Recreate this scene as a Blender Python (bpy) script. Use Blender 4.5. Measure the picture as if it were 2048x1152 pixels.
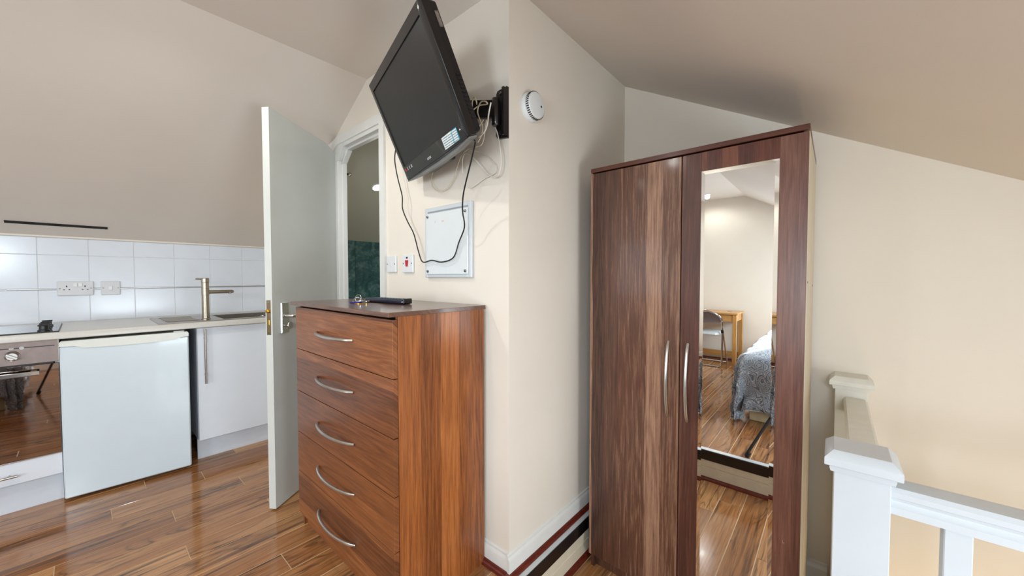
import bpy, bmesh, math, random
from mathutils import Vector, Matrix
random.seed(7)
S = bpy.context.scene
COL = S.collection
for o in list(bpy.data.objects):
    bpy.data.objects.remove(o)

# ------------------------------------------------------------------ camera
YAW = math.radians(40.9)
PITCH = math.atan((576 - 554) / 745.0)
CAMZ = 1.16
fh = Vector((-math.sin(YAW), math.cos(YAW), 0))
rt = Vector((math.cos(YAW), math.sin(YAW), 0))
fw = fh * math.cos(PITCH) - Vector((0, 0, 1)) * math.sin(PITCH)
up = rt.cross(fw)
cd = bpy.data.cameras.new('camera')
cam = bpy.data.objects.new('camera', cd)
COL.objects.link(cam)
cd.sensor_width = 36.0
cd.lens = 745.0 / 2048.0 * 36.0
cd.clip_start = 0.02
cam.matrix_world = Matrix(((rt.x, up.x, -fw.x, 0), (rt.y, up.y, -fw.y, 0), (rt.z, up.z, -fw.z, CAMZ), (0, 0, 0, 1)))
S.camera = cam

# ------------------------------------------------------------------ world, light, exposure
S.view_settings.view_transform = 'Standard'
S.view_settings.look = 'None'
S.view_settings.gamma = 1.0
S.view_settings.use_curve_mapping = False
S.view_settings.exposure = 0.12
W = bpy.data.worlds.new('sky')
S.world = W
W.use_nodes = True
bg = W.node_tree.nodes['Background']
bg.inputs[0].default_value = (0.75, 0.87, 1.0, 1)
bg.inputs[1].default_value = 1.0


def area(name, loc, direction, sx, sy, power, color):
    l = bpy.data.lights.new(name, 'AREA')
    l.shape = 'RECTANGLE'
    l.size, l.size_y = sx, sy
    l.energy = power
    l.color = color
    o = bpy.data.objects.new(name, l)
    o.location = loc
    o.rotation_euler = Vector(direction).to_track_quat('-Z', 'Y').to_euler()
    COL.objects.link(o)
    return o


# area lamps added as daylight at the invented roof, gable and landing windows
area('roof_window_daylight', (0.56, -1.05, 1.40), (-0.48, 0, -0.877), 1.05, 0.62, 50, (0.80, 0.91, 1.0))
area('window_daylight', (0.13, -2.80, 1.01), (-0.25, 1, 0.02), 0.62, 0.70, 33, (0.80, 0.91, 1.0))
area('window_daylight_left', (-2.32, -2.80, 1.30), (0.28, 1, 0.10), 0.76, 0.84, 7, (0.80, 0.91, 1.0))
area('landing_window_daylight', (1.46, .45, .50), (-1, .12, .04), .80, .62, 21, (0.80, 0.92, 1.0))
DOWNLIGHTS = [(-1.74, 0.24), (-1.31, -2.435), (-1.74, -1.15), (-1.15, -0.55)]
DOWN_W = 13.0
STAIR_W = 9.0

# ------------------------------------------------------------------ mesh helpers


class MB:
    def __init__(self, xf=None):
        self.v, self.f, self.xf = [], [], xf

    def add(self, vs, fs):
        b = len(self.v)
        self.v += [tuple(p) for p in vs]
        self.f += [tuple(i + b for i in f) for f in fs]
        return self

    def box(self, x0, x1, y0, y1, z0, z1, c=0.0):
        x0, x1 = min(x0, x1), max(x0, x1)
        y0, y1 = min(y0, y1), max(y0, y1)
        z0, z1 = min(z0, z1), max(z0, z1)
        c = min(c, (x1 - x0) * .45, (y1 - y0) * .45, (z1 - z0) * .45)
        if c <= 0:
            vs = [(x, y, z) for x in (x0, x1) for y in (y0, y1) for z in (z0, z1)]
            return self.add(vs, [(0, 1, 3, 2), (4, 6, 7, 5), (0, 4, 5, 1), (2, 3, 7, 6), (0, 2, 6, 4), (1, 5, 7, 3)])
        lo, hi = (x0, y0, z0), (x1, y1, z1)
        idx, vs = {}, []
        for sx in (0, 1):
            for sy in (0, 1):
                for sz in (0, 1):
                    s = (sx, sy, sz)
                    for a in range(3):
                        p = [(hi if s[k] else lo)[k] for k in range(3)]
                        for k in range(3):
                            if k != a:
                                p[k] += -c if s[k] else c
                        idx[(s, a)] = len(vs)
                        vs.append(p)
        fs = []
        for a in range(3):
            b, d = [k for k in range(3) if k != a]
            for sa in (0, 1):
                q = []
                for sb, sd in ((0, 0), (1, 0), (1, 1), (0, 1)):
                    s = [0, 0, 0]
                    s[a], s[b], s[d] = sa, sb, sd
                    q.append(idx[(tuple(s), a)])
                fs.append(tuple(q))
        for a in range(3):
            b, d = [k for k in range(3) if k != a]
            for sb in (0, 1):
                for sd in (0, 1):
                    s0, s1 = [0, 0, 0], [0, 0, 0]
                    s0[a], s1[a] = 0, 1
                    s0[b] = s1[b] = sb
                    s0[d] = s1[d] = sd
                    s0, s1 = tuple(s0), tuple(s1)
                    fs.append((idx[(s0, b)], idx[(s1, b)], idx[(s1, d)], idx[(s0, d)]))
        for sx in (0, 1):
            for sy in (0, 1):
                for sz in (0, 1):
                    s = (sx, sy, sz)
                    fs.append((idx[(s, 0)], idx[(s, 1)], idx[(s, 2)]))
        return self.add(vs, fs)

    def prism(self, poly, axis, a0, a1):
        n = len(poly)
        vs = []
        for a in (a0, a1):
            for p, q in poly:
                vs.append({'x': (a, p, q), 'y': (p, a, q), 'z': (p, q, a)}[axis])
        fs = [tuple(range(n))[::-1], tuple(range(n, 2 * n))]
        fs += [(i, (i + 1) % n, n + (i + 1) % n, n + i) for i in range(n)]
        return self.add(vs, fs)

    def tube(self, pts, r, seg=8, closed=False):
        P = [Vector(p) for p in pts]
        n = len(P)
        R = r if isinstance(r, (list, tuple)) else [r] * n
        rings = []
        nrm = None
        for i in range(n):
            if closed:
                t = P[(i + 1) % n] - P[i - 1]
            else:
                t = P[min(i + 1, n - 1)] - P[max(i - 1, 0)]
            t.normalize()
            if nrm is None:
                nrm = t.orthogonal().normalized()
            else:
                nrm = nrm - t * nrm.dot(t)
                if nrm.length < 1e-6:
                    nrm = t.orthogonal()
                nrm.normalize()
            b = t.cross(nrm)
            rings.append([P[i] + (nrm * math.cos(2 * math.pi * k / seg) + b * math.sin(2 * math.pi * k / seg)) * R[i] for k in range(seg)])
        vs = [p for ring in rings for p in ring]
        fs = []
        m = n if closed else n - 1
        for i in range(m):
            j = (i + 1) % n
            for k in range(seg):
                l = (k + 1) % seg
                fs.append((i * seg + k, i * seg + l, j * seg + l, j * seg + k))
        if not closed:
            fs.append(tuple(range(seg))[::-1])
            fs.append(tuple((n - 1) * seg + k for k in range(seg)))
        return self.add(vs, fs)

    def lathe(self, prof, base, axis=(0, 0, 1), seg=24):
        # prof: (radius, height) pairs from the bottom up; caps are closed
        ax = Vector(axis).normalized()
        u = ax.orthogonal().normalized()
        w = ax.cross(u)
        base = Vector(base)
        vs, fs = [], []
        for r, h in prof:
            r = max(r, 1e-5)
            for k in range(seg):
                a = 2 * math.pi * k / seg
                vs.append(base + ax * h + (u * math.cos(a) + w * math.sin(a)) * r)
        for i in range(len(prof) - 1):
            for k in range(seg):
                l = (k + 1) % seg
                fs.append((i * seg + k, i * seg + l, (i + 1) * seg + l, (i + 1) * seg + k))
        fs.append(tuple(range(seg))[::-1])
        fs.append(tuple((len(prof) - 1) * seg + k for k in range(seg)))
        return self.add(vs, fs)


def smooth_path(pts, n=6):
    P = [Vector(p) for p in pts]
    out = []
    for i in range(len(P) - 1):
        p0, p1, p2, p3 = P[max(i - 1, 0)], P[i], P[i + 1], P[min(i + 2, len(P) - 1)]
        for k in range(n):
            t = k / n
            out.append(0.5 * ((2 * p1) + (-p0 + p2) * t + (2 * p0 - 5 * p1 + 4 * p2 - p3) * t * t + (-p0 + 3 * p1 - 3 * p2 + p3) * t ** 3))
    out.append(P[-1])
    return out


OFF = {}


def mesh_from(mb, off, name, smooth=35):
    me = bpy.data.meshes.new(name)
    vs = [Vector(mb.xf(*p)) if mb.xf else Vector(p) for p in mb.v]
    me.from_pydata([tuple(p - off) for p in vs], [], mb.f)
    bm = bmesh.new()
    bm.from_mesh(me)
    bmesh.ops.recalc_face_normals(bm, faces=bm.faces)
    bm.to_mesh(me)
    bm.free()
    if smooth:
        me.shade_smooth()
        me.set_sharp_from_angle(angle=math.radians(smooth))
    me.update()
    return me


def thing(name, label, cat, loc=(0, 0, 0), group=None):
    o = bpy.data.objects.new(name, None)
    o.empty_display_size = 0.05
    o.location = loc
    COL.objects.link(o)
    o['label'] = label
    o['category'] = cat
    if group:
        o['group'] = group
    OFF[o.name] = Vector(loc)
    return o


def obj(name, mb, mat, parent=None, loc=None, smooth=35, label=None, kind=None):
    if parent is not None:
        off = OFF[parent.name]
    else:
        off = Vector(loc) if loc is not None else Vector((0, 0, 0))
    me = mesh_from(mb, off, name, smooth)
    me.materials.append(mat)
    o = bpy.data.objects.new(name, me)
    COL.objects.link(o)
    if parent is not None:
        o.parent = parent
    else:
        o.location = off
    OFF[o.name] = off
    if label:
        o['label'] = label
    if kind:
        o['kind'] = kind
    return o


def struct(name, mb, mat, loc=None, label=None, cat=None):
    o = obj(name, mb, mat, None, loc)
    o['kind'] = 'structure'
    if label:
        o['label'] = label
    if cat:
        o['category'] = cat
    return o


def single(name, mb, mat, label, cat, loc, group=None, smooth=35):
    o = obj(name, mb, mat, None, loc, smooth)
    o['label'] = label
    o['category'] = cat
    if group:
        o['group'] = group
    return o


_cache = {}


def piece(name, mat, parent, center, size, c=0.0015):
    key = (name, mat.name, tuple(round(s, 4) for s in size))
    if key not in _cache:
        mb = MB().box(-size[0] / 2, size[0] / 2, -size[1] / 2, size[1] / 2, -size[2] / 2, size[2] / 2, c)
        me = mesh_from(mb, Vector((0, 0, 0)), name, 0)
        me.materials.append(mat)
        _cache[key] = me
    o = bpy.data.objects.new(name, _cache[key])
    COL.objects.link(o)
    o.parent = parent
    o.location = Vector(center) - OFF[parent.name]
    return o


# ------------------------------------------------------------------ materials
def lin(r, g, b):
    def f(u):
        u /= 255.0
        return u / 12.92 if u <= 0.04045 else ((u + 0.055) / 1.055) ** 2.4
    return (f(r), f(g), f(b), 1)


class NT:
    def __init__(self, name):
        self.m = bpy.data.materials.new(name)
        self.m.use_nodes = True
        self.t = self.m.node_tree
        self.b = self.t.nodes['Principled BSDF']

    def n(self, typ, **kw):
        nd = self.t.nodes.new(typ)
        for k, v in kw.items():
            setattr(nd, k, v)
        return nd

    def put(self, sock, v):
        if isinstance(v, bpy.types.NodeSocket):
            self.t.links.new(v, sock)
        elif v is not None:
            sock.default_value = v

    def math(self, op, a, b=None, c=None):
        nd = self.n('ShaderNodeMath', operation=op)
        self.put(nd.inputs[0], a)
        self.put(nd.inputs[1], b)
        self.put(nd.inputs[2], c)
        return nd.outputs[0]

    def xyz(self, x, y, z):
        nd = self.n('ShaderNodeCombineXYZ')
        for i, v in enumerate((x, y, z)):
            self.put(nd.inputs[i], v)
        return nd.outputs[0]

    def noise(self, vec, scale, detail=4, rough=.55, dist=0.0, dim='3D'):
        nd = self.n('ShaderNodeTexNoise', noise_dimensions=dim)
        if vec is not None:
            self.put(nd.inputs['Vector'], vec)
        nd.inputs['Scale'].default_value = scale
        nd.inputs['Detail'].default_value = detail
        nd.inputs['Roughness'].default_value = rough
        nd.inputs['Distortion'].default_value = dist
        return nd.outputs['Fac']

    def ramp(self, fac, stops, interp='LINEAR'):
        nd = self.n('ShaderNodeValToRGB')
        nd.color_ramp.interpolation = interp
        el = nd.color_ramp.elements
        while len(el) < len(stops):
            el.new(0.5)
        for e, (p, col) in zip(el, stops):
            e.position = p
            e.color = col
        self.put(nd.inputs[0], fac)
        return nd.outputs[0]

    def mix(self, fac, a, b, mode='MIX'):
        nd = self.n('ShaderNodeMix', data_type='RGBA', blend_type=mode)
        self.put(nd.inputs[0], fac)
        self.put(nd.inputs[6], a)
        self.put(nd.inputs[7], b)
        return nd.outputs[2]

    def coord(self, which='Object'):
        return self.n('ShaderNodeTexCoord').outputs[which]

    def sep(self, v):
        nd = self.n('ShaderNodeSeparateXYZ')
        self.put(nd.inputs[0], v)
        return nd.outputs

    def bump(self, h, strength, dist=.002):
        nd = self.n('ShaderNodeBump')
        nd.inputs['Strength'].default_value = strength
        nd.inputs['Distance'].default_value = dist
        self.put(nd.inputs['Height'], h)
        self.t.links.new(nd.outputs[0], self.b.inputs['Normal'])

    def fin(self, color=None, rough=None, metal=None, coat=None, coat_r=None, spec=None, ior=None):
        for k, v in (('Base Color', color), ('Roughness', rough), ('Metallic', metal), ('Coat Weight', coat),
                     ('Coat Roughness', coat_r), ('Specular IOR Level', spec), ('IOR', ior)):
            if v is not None:
                self.put(self.b.inputs[k], v)
        return self.m


def plain(name, rgb, rough=.5, metal=0.0, coat=0.0, var=.03, scale=9.0, spec=.5, bump=0.0, bscale=160, ior=None, coat_r=.05):
    t = NT(name)
    v = t.noise(t.coord(), scale, 3)
    c0 = lin(*rgb)
    lo = tuple(x * (1 - var) for x in c0[:3]) + (1,)
    hi = tuple(min(1, x * (1 + var)) for x in c0[:3]) + (1,)
    col = t.ramp(v, [(.35, lo), (.65, hi)])
    if bump:
        t.bump(t.noise(t.coord(), bscale, 3), bump, .001)
    return t.fin(color=col, rough=rough, metal=metal, coat=coat, spec=spec, ior=ior, coat_r=coat_r)


def walnut(name, axis, cols, stave=.075, seed=0.0, rough=.34, coat=.25, coat_r=.18, stave_w=.5):
    t = NT(name)
    x, y, z = t.sep(t.coord())[:3]
    if axis == 'z':
        a, b = z, t.math('ADD', x, y)
    elif axis == 'x':
        a, b = x, t.math('ADD', y, z)
    else:
        a, b = y, t.math('ADD', x, z)
    # gently wandering board edges
    wob = t.noise(t.xyz(t.math('MULTIPLY', a, .9), seed, 0.0), 2.0, 2)
    bw = t.math('ADD', b, t.math('MULTIPLY', t.math('SUBTRACT', wob, .5), .03))
    cell = t.math('FLOOR', t.math('ADD', t.math('DIVIDE', bw, stave), seed * 3.3))
    wn = t.n('ShaderNodeTexWhiteNoise', noise_dimensions='1D')
    t.put(wn.inputs['W'], t.math('ADD', cell, seed * 17.7))
    st = wn.outputs['Value']
    shift = t.math('MULTIPLY', st, 9.0)
    # cathedral figure
    v1 = t.xyz(t.math('MULTIPLY', t.math('ADD', a, shift), .55), t.math('MULTIPLY', b, 9.0), seed)
    fig = t.noise(v1, 1.6, 2, .5, .4)
    rings = t.math('MULTIPLY', t.math('SINE', t.math('MULTIPLY', fig, 62.0)), .5)
    rings = t.math('ADD', rings, .5)
    # fine straight grain and pores
    g1 = t.noise(t.xyz(t.math('MULTIPLY', a, 4.0), t.math('MULTIPLY', b, 95.0), seed), 1.0, 5, .65)
    g2 = t.noise(t.xyz(t.math('MULTIPLY', a, 40.0), t.math('MULTIPLY', b, 620.0), seed), 1.0, 2, .6)
    f = t.math('ADD', t.math('MULTIPLY', st, stave_w), t.math('MULTIPLY', rings, .11))
    f = t.math('ADD', f, t.math('MULTIPLY', g1, .55))
    g3 = t.noise(t.xyz(t.math('MULTIPLY', a, 9.0), t.math('MULTIPLY', b, 260.0), seed + 5.0), 1.0, 3, .6)
    f = t.math('ADD', f, t.math('MULTIPLY', g2, .22))
    f = t.math('ADD', f, t.math('MULTIPLY', t.math('SUBTRACT', g3, .5), .5))
    f = t.math('SUBTRACT', f, .20)
    col = t.ramp(f, [(.12, lin(*cols[0])), (.5, lin(*cols[1])), (.88, lin(*cols[2]))])
    t.bump(g2, .06, .0006)
    return t.fin(color=col, rough=rough, coat=coat, coat_r=coat_r)


def plank_mat(name):
    t = NT(name)
    rnd = t.n('ShaderNodeObjectInfo').outputs['Random']
    x, y, z = t.sep(t.coord())[:3]
    a = t.math('ADD', y, t.math('MULTIPLY', rnd, 37.0))
    v = t.xyz(t.math('MULTIPLY', x, 6.5), t.math('MULTIPLY', a, 1.0), t.math('MULTIPLY', rnd, 19.0))
    fig = t.noise(v, 1.5, 3, .5, .9)
    ring = t.math('PINGPONG', t.math('MULTIPLY', fig, 6.5), .5)
    dark = t.ramp(ring, [(0.0, (1, 1, 1, 1)), (.10, (.35, .35, .35, 1)), (.24, (0, 0, 0, 1))])
    broad = t.noise(t.xyz(t.math('MULTIPLY', x, 9.0), t.math('MULTIPLY', a, .8), 3.0), 1.4, 3)
    darkm = t.math('MULTIPLY', dark, t.ramp(broad, [(.42, (0, 0, 0, 1)), (.62, (1, 1, 1, 1))]))
    fine = t.noise(t.xyz(t.math('MULTIPLY', x, 130.0), t.math('MULTIPLY', a, 4.0), 1.0), 1.0, 4, .6)
    stk = t.noise(t.xyz(t.math('MULTIPLY', x, 44.0), t.math('MULTIPLY', a, 1.3), t.math('MULTIPLY', rnd, 53.0)), 1.0, 4, .6, .35)
    stkm = t.ramp(stk, [(.53, (0, 0, 0, 1)), (.66, (1, 1, 1, 1))])
    base = t.math('ADD', t.math('MULTIPLY', fine, .55), t.math('MULTIPLY', broad, .35))
    base = t.math('ADD', base, t.math('MULTIPLY', rnd, .22))
    col = t.ramp(base, [(.25, lin(94, 56, 32)), (.5, lin(154, 102, 60)), (.8, lin(204, 154, 104))])
    col = t.mix(t.math('MULTIPLY', darkm, .8), col, lin(54, 35, 26))
    col = t.mix(t.math('MULTIPLY', stkm, .72), col, lin(58, 38, 28))
    t.bump(fine, .03, .0005)
    return t.fin(color=col, rough=.14, coat=.15, coat_r=.05, spec=.5)


def paisley(name):
    t = NT(name)
    co = t.coord()
    nz = t.n('ShaderNodeTexNoise')
    t.put(nz.inputs['Vector'], co)
    nz.inputs['Scale'].default_value = 5.0
    ad = t.n('ShaderNodeVectorMath', operation='MULTIPLY_ADD')
    t.put(ad.inputs[0], nz.outputs['Color'])
    ad.inputs[1].default_value = (.12, .12, .12)
    t.put(ad.inputs[2], co)
    vo = t.n('ShaderNodeTexVoronoi', feature='SMOOTH_F1')
    vo.inputs['Scale'].default_value = 11.0
    vo.inputs['Smoothness'].default_value = .35
    t.put(vo.inputs['Vector'], ad.outputs[0])
    d = vo.outputs['Distance']
    r = t.math('SINE', t.math('MULTIPLY', d, 40.0))
    fine = t.noise(ad.outputs[0], 48, 3, .6, 2.4)
    k = t.math('ADD', t.math('MULTIPLY', r, .30), t.math('MULTIPLY', fine, 1.1))
    col = t.ramp(k, [(.30, lin(96, 104, 116)), (.50, lin(142, 154, 168)), (.58, lin(228, 222, 210)), (.64, lin(168, 182, 198)), (.85, lin(118, 128, 142))])
    t.bump(t.noise(co, 18, 4), .45, .012)
    t.b.inputs['Sheen Weight'].default_value = .8
    t.b.inputs['Sheen Roughness'].default_value = .35
    return t.fin(color=col, rough=.34, spec=.6)


def marble_green(name):
    t = NT(name)
    n1 = t.noise(t.coord(), 7, 6, .65, .8)
    n2 = t.noise(t.coord(), 38, 4, .6)
    col = t.ramp(t.math('ADD', t.math('MULTIPLY', n1, .7), t.math('MULTIPLY', n2, .3)),
                 [(.34, lin(16, 60, 62)), (.5, lin(46, 98, 98)), (.66, lin(120, 150, 146))])
    return t.fin(color=col, rough=.25)


def emit(name, rgb, strength):
    t = NT(name)
    t.b.inputs['Emission Color'].default_value = lin(*rgb)
    t.b.inputs['Emission Strength'].default_value = strength
    return t.fin(color=lin(*rgb))


def sticker_mat(name):
    # printed sheet: grey text lines on white with a cyan edge; coordinates run 0..1 over the sheet
    t = NT(name)
    x, y, z = t.sep(t.coord('Generated'))[:3]
    ln = t.math('GREATER_THAN', t.math('FRACT', t.math('MULTIPLY', z, 6.0)), .58)
    words = t.math('GREATER_THAN', t.noise(t.xyz(t.math('MULTIPLY', x, 26.0), t.math('FLOOR', t.math('MULTIPLY', z, 6.0)), 0.0), 1.0, 1), .40)
    inx = t.math('MULTIPLY', t.math('GREATER_THAN', x, .05), t.math('LESS_THAN', x, .94))
    inz = t.math('MULTIPLY', t.math('GREATER_THAN', z, .08), t.math('LESS_THAN', z, .92))
    ins = t.math('MULTIPLY', inx, inz)
    txt = t.math('MULTIPLY', t.math('MULTIPLY', ln, words), ins)
    right = t.math('GREATER_THAN', x, .66)
    band = t.math('MULTIPLY', t.math('GREATER_THAN', x, .63), t.math('LESS_THAN', x, .67))
    edge = t.math('MAXIMUM', band, t.math('MULTIPLY', t.math('SUBTRACT', 1.0, ins), right))
    col = t.mix(txt, lin(232, 240, 242), lin(120, 140, 150))
    col = t.mix(edge, col, lin(20, 150, 180))
    return t.fin(color=col, rough=.3)


M = {}
M['wall'] = plain('wall_paint', (234, 225, 212), .85, var=.015, scale=2.5, bump=.05, bscale=220, spec=.2)
M['ceil'] = plain('ceiling_paint', (227, 217, 206), .9, var=.012, scale=2.5, bump=.04, bscale=220, spec=.2)
M['bath_wall'] = plain('bathroom_paint', (205, 203, 188), .7, var=.015, scale=2.5, spec=.3)
M['gloss_white'] = plain('white_gloss_paint', (204, 209, 213), .3, var=.015, scale=6)
M['trim_white'] = plain('skirting_paint', (228, 227, 222), .35, var=.02, scale=12)
M['aged_white'] = plain('aged_white_paint', (226, 224, 214), .38, var=.03, scale=30)
M['chip'] = plain('bare_timber', (168, 150, 112), .7, var=.15, scale=60)
M['door_white'] = plain('door_paint', (206, 208, 202), .38, var=.02, scale=5)
M['tile'] = plain('tile_glaze', (224, 229, 237), .16, var=.012, scale=8, coat=.0)
M['grout'] = plain('grout', (206, 207, 208), .9, var=.05, scale=40)
M['cab'] = plain('white_cabinet_gloss', (224, 229, 236), .22, var=.01)
M['plinth'] = plain('white_plinth', (214, 219, 226), .35, var=.02)
M['fridge'] = plain('fridge_enamel', (212, 224, 230), .22, var=.01, coat=.3, bump=.03, bscale=500)
M['fridge_trim'] = plain('fridge_trim', (226, 228, 220), .35, var=.02)
M['fridge_body'] = plain('fridge_side', (196, 204, 212), .45, var=.02)
M['worktop'] = plain('worktop_laminate', (206, 202, 194), .24, var=.025, scale=120)
M['steel'] = plain('brushed_steel', (176, 170, 162), .32, 1.0, var=.06, scale=60)
M['oven_steel'] = plain('oven_steel', (138, 125, 120), .48, 1.0, var=.05, scale=40)
M['chrome'] = plain('chrome', (214, 214, 214), .12, 1.0, var=.03)
M['satin'] = plain('satin_nickel', (200, 198, 194), .28, 1.0, var=.05)
M['nickel'] = plain('brushed_nickel', (168, 158, 142), .27, 1.0, var=.05, scale=60)
M['brass'] = plain('brass', (205, 155, 60), .3, 1.0, var=.06)
M['bronze_plate'] = plain('aged_latch_plate', (140, 124, 98), .42, 1.0, var=.1, scale=60)
M['black_glass'] = plain('black_glass', (158, 144, 136), .02, 1.0, var=.03)
M['hob_glass'] = plain('hob_glass', (16, 17, 19), .06, var=.1, ior=1.7)
M['black'] = plain('black_plastic', (16, 16, 18), .35, var=.1)
M['tv_black'] = plain('tv_gloss_black', (13, 13, 15), .16, var=.08, coat=.5)
M['tv_body'] = plain('tv_shell', (24, 22, 24), .34, var=.1)
M['tv_screen'] = plain('tv_screen', (30, 30, 31), .34, var=.03)
M['tv_lip'] = plain('tv_grey_lip', (120, 122, 120), .4, var=.05)
M['mount_black'] = plain('mount_black', (20, 16, 18), .3, var=.15, coat=.3)
M['cable_black'] = plain('black_cable', (18, 22, 26), .45, var=.1)
M['cable_white'] = plain('white_cable', (226, 222, 210), .5, var=.03)
M['cable_cream'] = plain('cream_cable', (206, 194, 164), .5, var=.04)
M['plastic_white'] = plain('white_plastic', (228, 230, 230), .3, var=.01)
M['plastic_grey'] = plain('pale_grey_plastic', (212, 211, 213), .4, var=.02)
M['red'] = plain('red_rocker', (190, 28, 44), .3, var=.08)
M['acrylic'] = plain('clear_panel_over_white', (224, 229, 230), .08, var=.01, coat=.6)
M['screw'] = plain('screw_steel', (120, 122, 124), .25, 1.0, var=.2, scale=150)
M['dark_slot'] = plain('dark_slot', (18, 17, 16), .7, var=.1)
M['red_trim'] = plain('mahogany_beading', (98, 34, 22), .3, var=.22, scale=50, coat=.3)
M['nosing_black'] = plain('black_step_nosing', (14, 14, 18), .3, var=.15, coat=.3)
M['nosing_silver'] = plain('aluminium_nosing', (222, 228, 231), .42, .6, var=.04)
M['riser'] = plain('cream_riser', (222, 212, 188), .5, var=.04, scale=18)
M['sub'] = plain('plank_joint', (208, 176, 138), .6, var=.05)
M['plank'] = plank_mat('laminate_plank')
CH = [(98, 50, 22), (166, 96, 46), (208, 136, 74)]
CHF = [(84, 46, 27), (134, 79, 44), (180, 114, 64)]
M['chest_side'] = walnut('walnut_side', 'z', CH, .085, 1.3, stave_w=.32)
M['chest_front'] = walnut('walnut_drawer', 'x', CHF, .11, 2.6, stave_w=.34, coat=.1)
M['chest_top'] = walnut('walnut_top', 'x', [(78, 52, 42), (112, 78, 62), (142, 104, 84)], .16, 4.1, rough=.28, coat=.4, coat_r=.1, stave_w=.2)
M['ward_door'] = walnut('walnut_door_left', 'z', [(52, 30, 24), (100, 65, 48), (172, 132, 106)], .062, 5.2, rough=.38, coat=.22, coat_r=.1, stave_w=.62)
M['ward_door2'] = walnut('walnut_door_right', 'z', [(50, 27, 23), (88, 51, 40), (128, 86, 70)], .07, 7.4, rough=.36, coat=.3, coat_r=.12)
M['ward_rail'] = walnut('walnut_rail', 'z', [(54, 26, 20), (92, 48, 36), (124, 74, 54)], .05, 3.4, rough=.3, coat=.4, coat_r=.14)
M['ward_top'] = walnut('walnut_cornice', 'x', [(52, 26, 18), (82, 42, 30), (104, 58, 42)], .1, 9.1, rough=.35)
M['ward_side'] = plain('cream_side_board', (208, 196, 174), .55, var=.03, scale=14)
M['mirror'] = NT('mirror_silver').fin(color=(.93, .95, .95, 1), rough=.0, metal=1.0)
M['mirror_bevel'] = NT('mirror_bevel_silver').fin(color=(.95, .97, .97, 1), rough=.0, metal=1.0)
M['oak'] = walnut('pale_oak', 'x', [(176, 124, 62), (206, 156, 92), (224, 180, 120)], .09, 6.6, rough=.4, stave_w=.15)
M['oak_v'] = walnut('pale_oak_leg', 'z', [(176, 124, 62), (206, 156, 92), (224, 180, 120)], .09, 8.6, rough=.4, stave_w=.15)
M['duvet'] = paisley('paisley_cotton')
M['mattress'] = plain('mattress_fabric', (214, 208, 196), .8, var=.03)
M['bed_base'] = plain('bed_base_board', (206, 192, 156), .6, var=.05, scale=14)
M['bed_ply'] = plain('bed_rail_ply', (196, 136, 72), .5, var=.12, scale=12)
M['seat_vinyl'] = plain('seat_vinyl', (206, 212, 214), .35, var=.03)
M['back_vinyl'] = plain('brown_grey_vinyl', (112, 100, 96), .45, var=.06)
M['remote'] = plain('navy_plastic', (14, 22, 46), .22, var=.15, coat=.4)
M['button_blue'] = plain('blue_grey_buttons', (60, 84, 104), .4, var=.1)
M['fob_blue'] = plain('blue_fob', (30, 28, 150), .3, var=.1)
M['green_panel'] = marble_green('dark_green_marble_panel')
M['lamp_glow'] = emit('lamp_glow', (255, 250, 240), 14.0)
M['sticker'] = sticker_mat('printed_sticker')
M['white_print'] = plain('white_print', (210, 212, 212), .5, var=.02)
M['red_print'] = plain('red_print', (196, 60, 44), .5, var=.04)
M['tape'] = plain('silver_label', (150, 142, 136), .35, .6, var=.25, scale=60)
M['glass_lit'] = plain('window_pane', (220, 232, 240), .05, var=.01)

# ------------------------------------------------------------------ the room
XL, YF, XR = -3.55, -2.85, 1.5           # kitchen wall, wall behind the camera, right wall
Y1, XA, YB = 1.065, -0.938, 2.081        # wall with the TV, alcove wall, wall behind the wardrobe
ZC, SL = 2.26, 0.55                      # flat ceiling, slope of the roof
ZL = -0.20                               # lower landing
YS, XN = 0.345, -0.887                   # step faces
CXL, CXR = -1.99, XA


def zl(x):
    return ZC - SL * (CXL - x)


def zr(x):
    return ZC - SL * (x - CXR)


def zroof(x):
    return zl(x) if x < CXL else (ZC if x < CXR else zr(x))


# sub floor of the upper level, then the boards one by one
sub = MB()
sub.box(XL, -0.905, YF, 1.17, -.06, -.0014).box(-0.905, XR, YF, YS - .021, -.06, -.0065)
sub.box(-0.905, XR, YF, YS - .041, -.0065, -.0014)
floor = struct('floor', sub, M['sub'], (0, 0, 0), 'glossy brown laminate floor of long planks in the room')
PW = 0.1225
ROWX = -1.61
fixed = {round(ROWX - 8 * PW, 3): .571, round(ROWX - 7 * PW, 3): .267, round(ROWX - 4 * PW, 3): .267,
         round(ROWX - 6 * PW, 3): -.098, round(ROWX - 11 * PW, 3): .206, round(ROWX - 3 * PW, 3): .9}


def lay(parent, x0, x1, y0, y1, z, keep, fx=True):
    k0 = math.floor((x0 - ROWX) / PW)
    k1 = math.ceil((x1 - ROWX) / PW)
    L = 1.2
    for k in range(k0, k1):
        a, b = max(x0, ROWX + k * PW), min(x1, ROWX + (k + 1) * PW)
        if b - a < .012:
            continue
        j = fixed.get(round(ROWX + k * PW, 3)) if fx else None
        if j is None:
            j = random.uniform(0, L)
        j0 = j - math.ceil((j - y0) / L) * L
        y = j0
        while y < y1:
            c, d = max(y, y0), min(y + L, y1)
            y += L
            if d - c < .03 or not keep((a + b) / 2, (c + d) / 2):
                continue
            ys = keep((a + b) / 2, None)
            if ys is not None and ys is not True:
                d = min(d, ys)
                if d - c < .03:
                    continue
            piece('plank', M['plank'], parent, ((a + b) / 2, (c + d) / 2, z - .004), (b - a - .0048, d - c - .0032, .008), .0006)


lay(floor, XL, -0.9075, YF, 1.063, 0.0, lambda x, y: True)
lay(floor, -0.9075, XR, YF, YS - .041, 0.0, lambda x, y: True)

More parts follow.
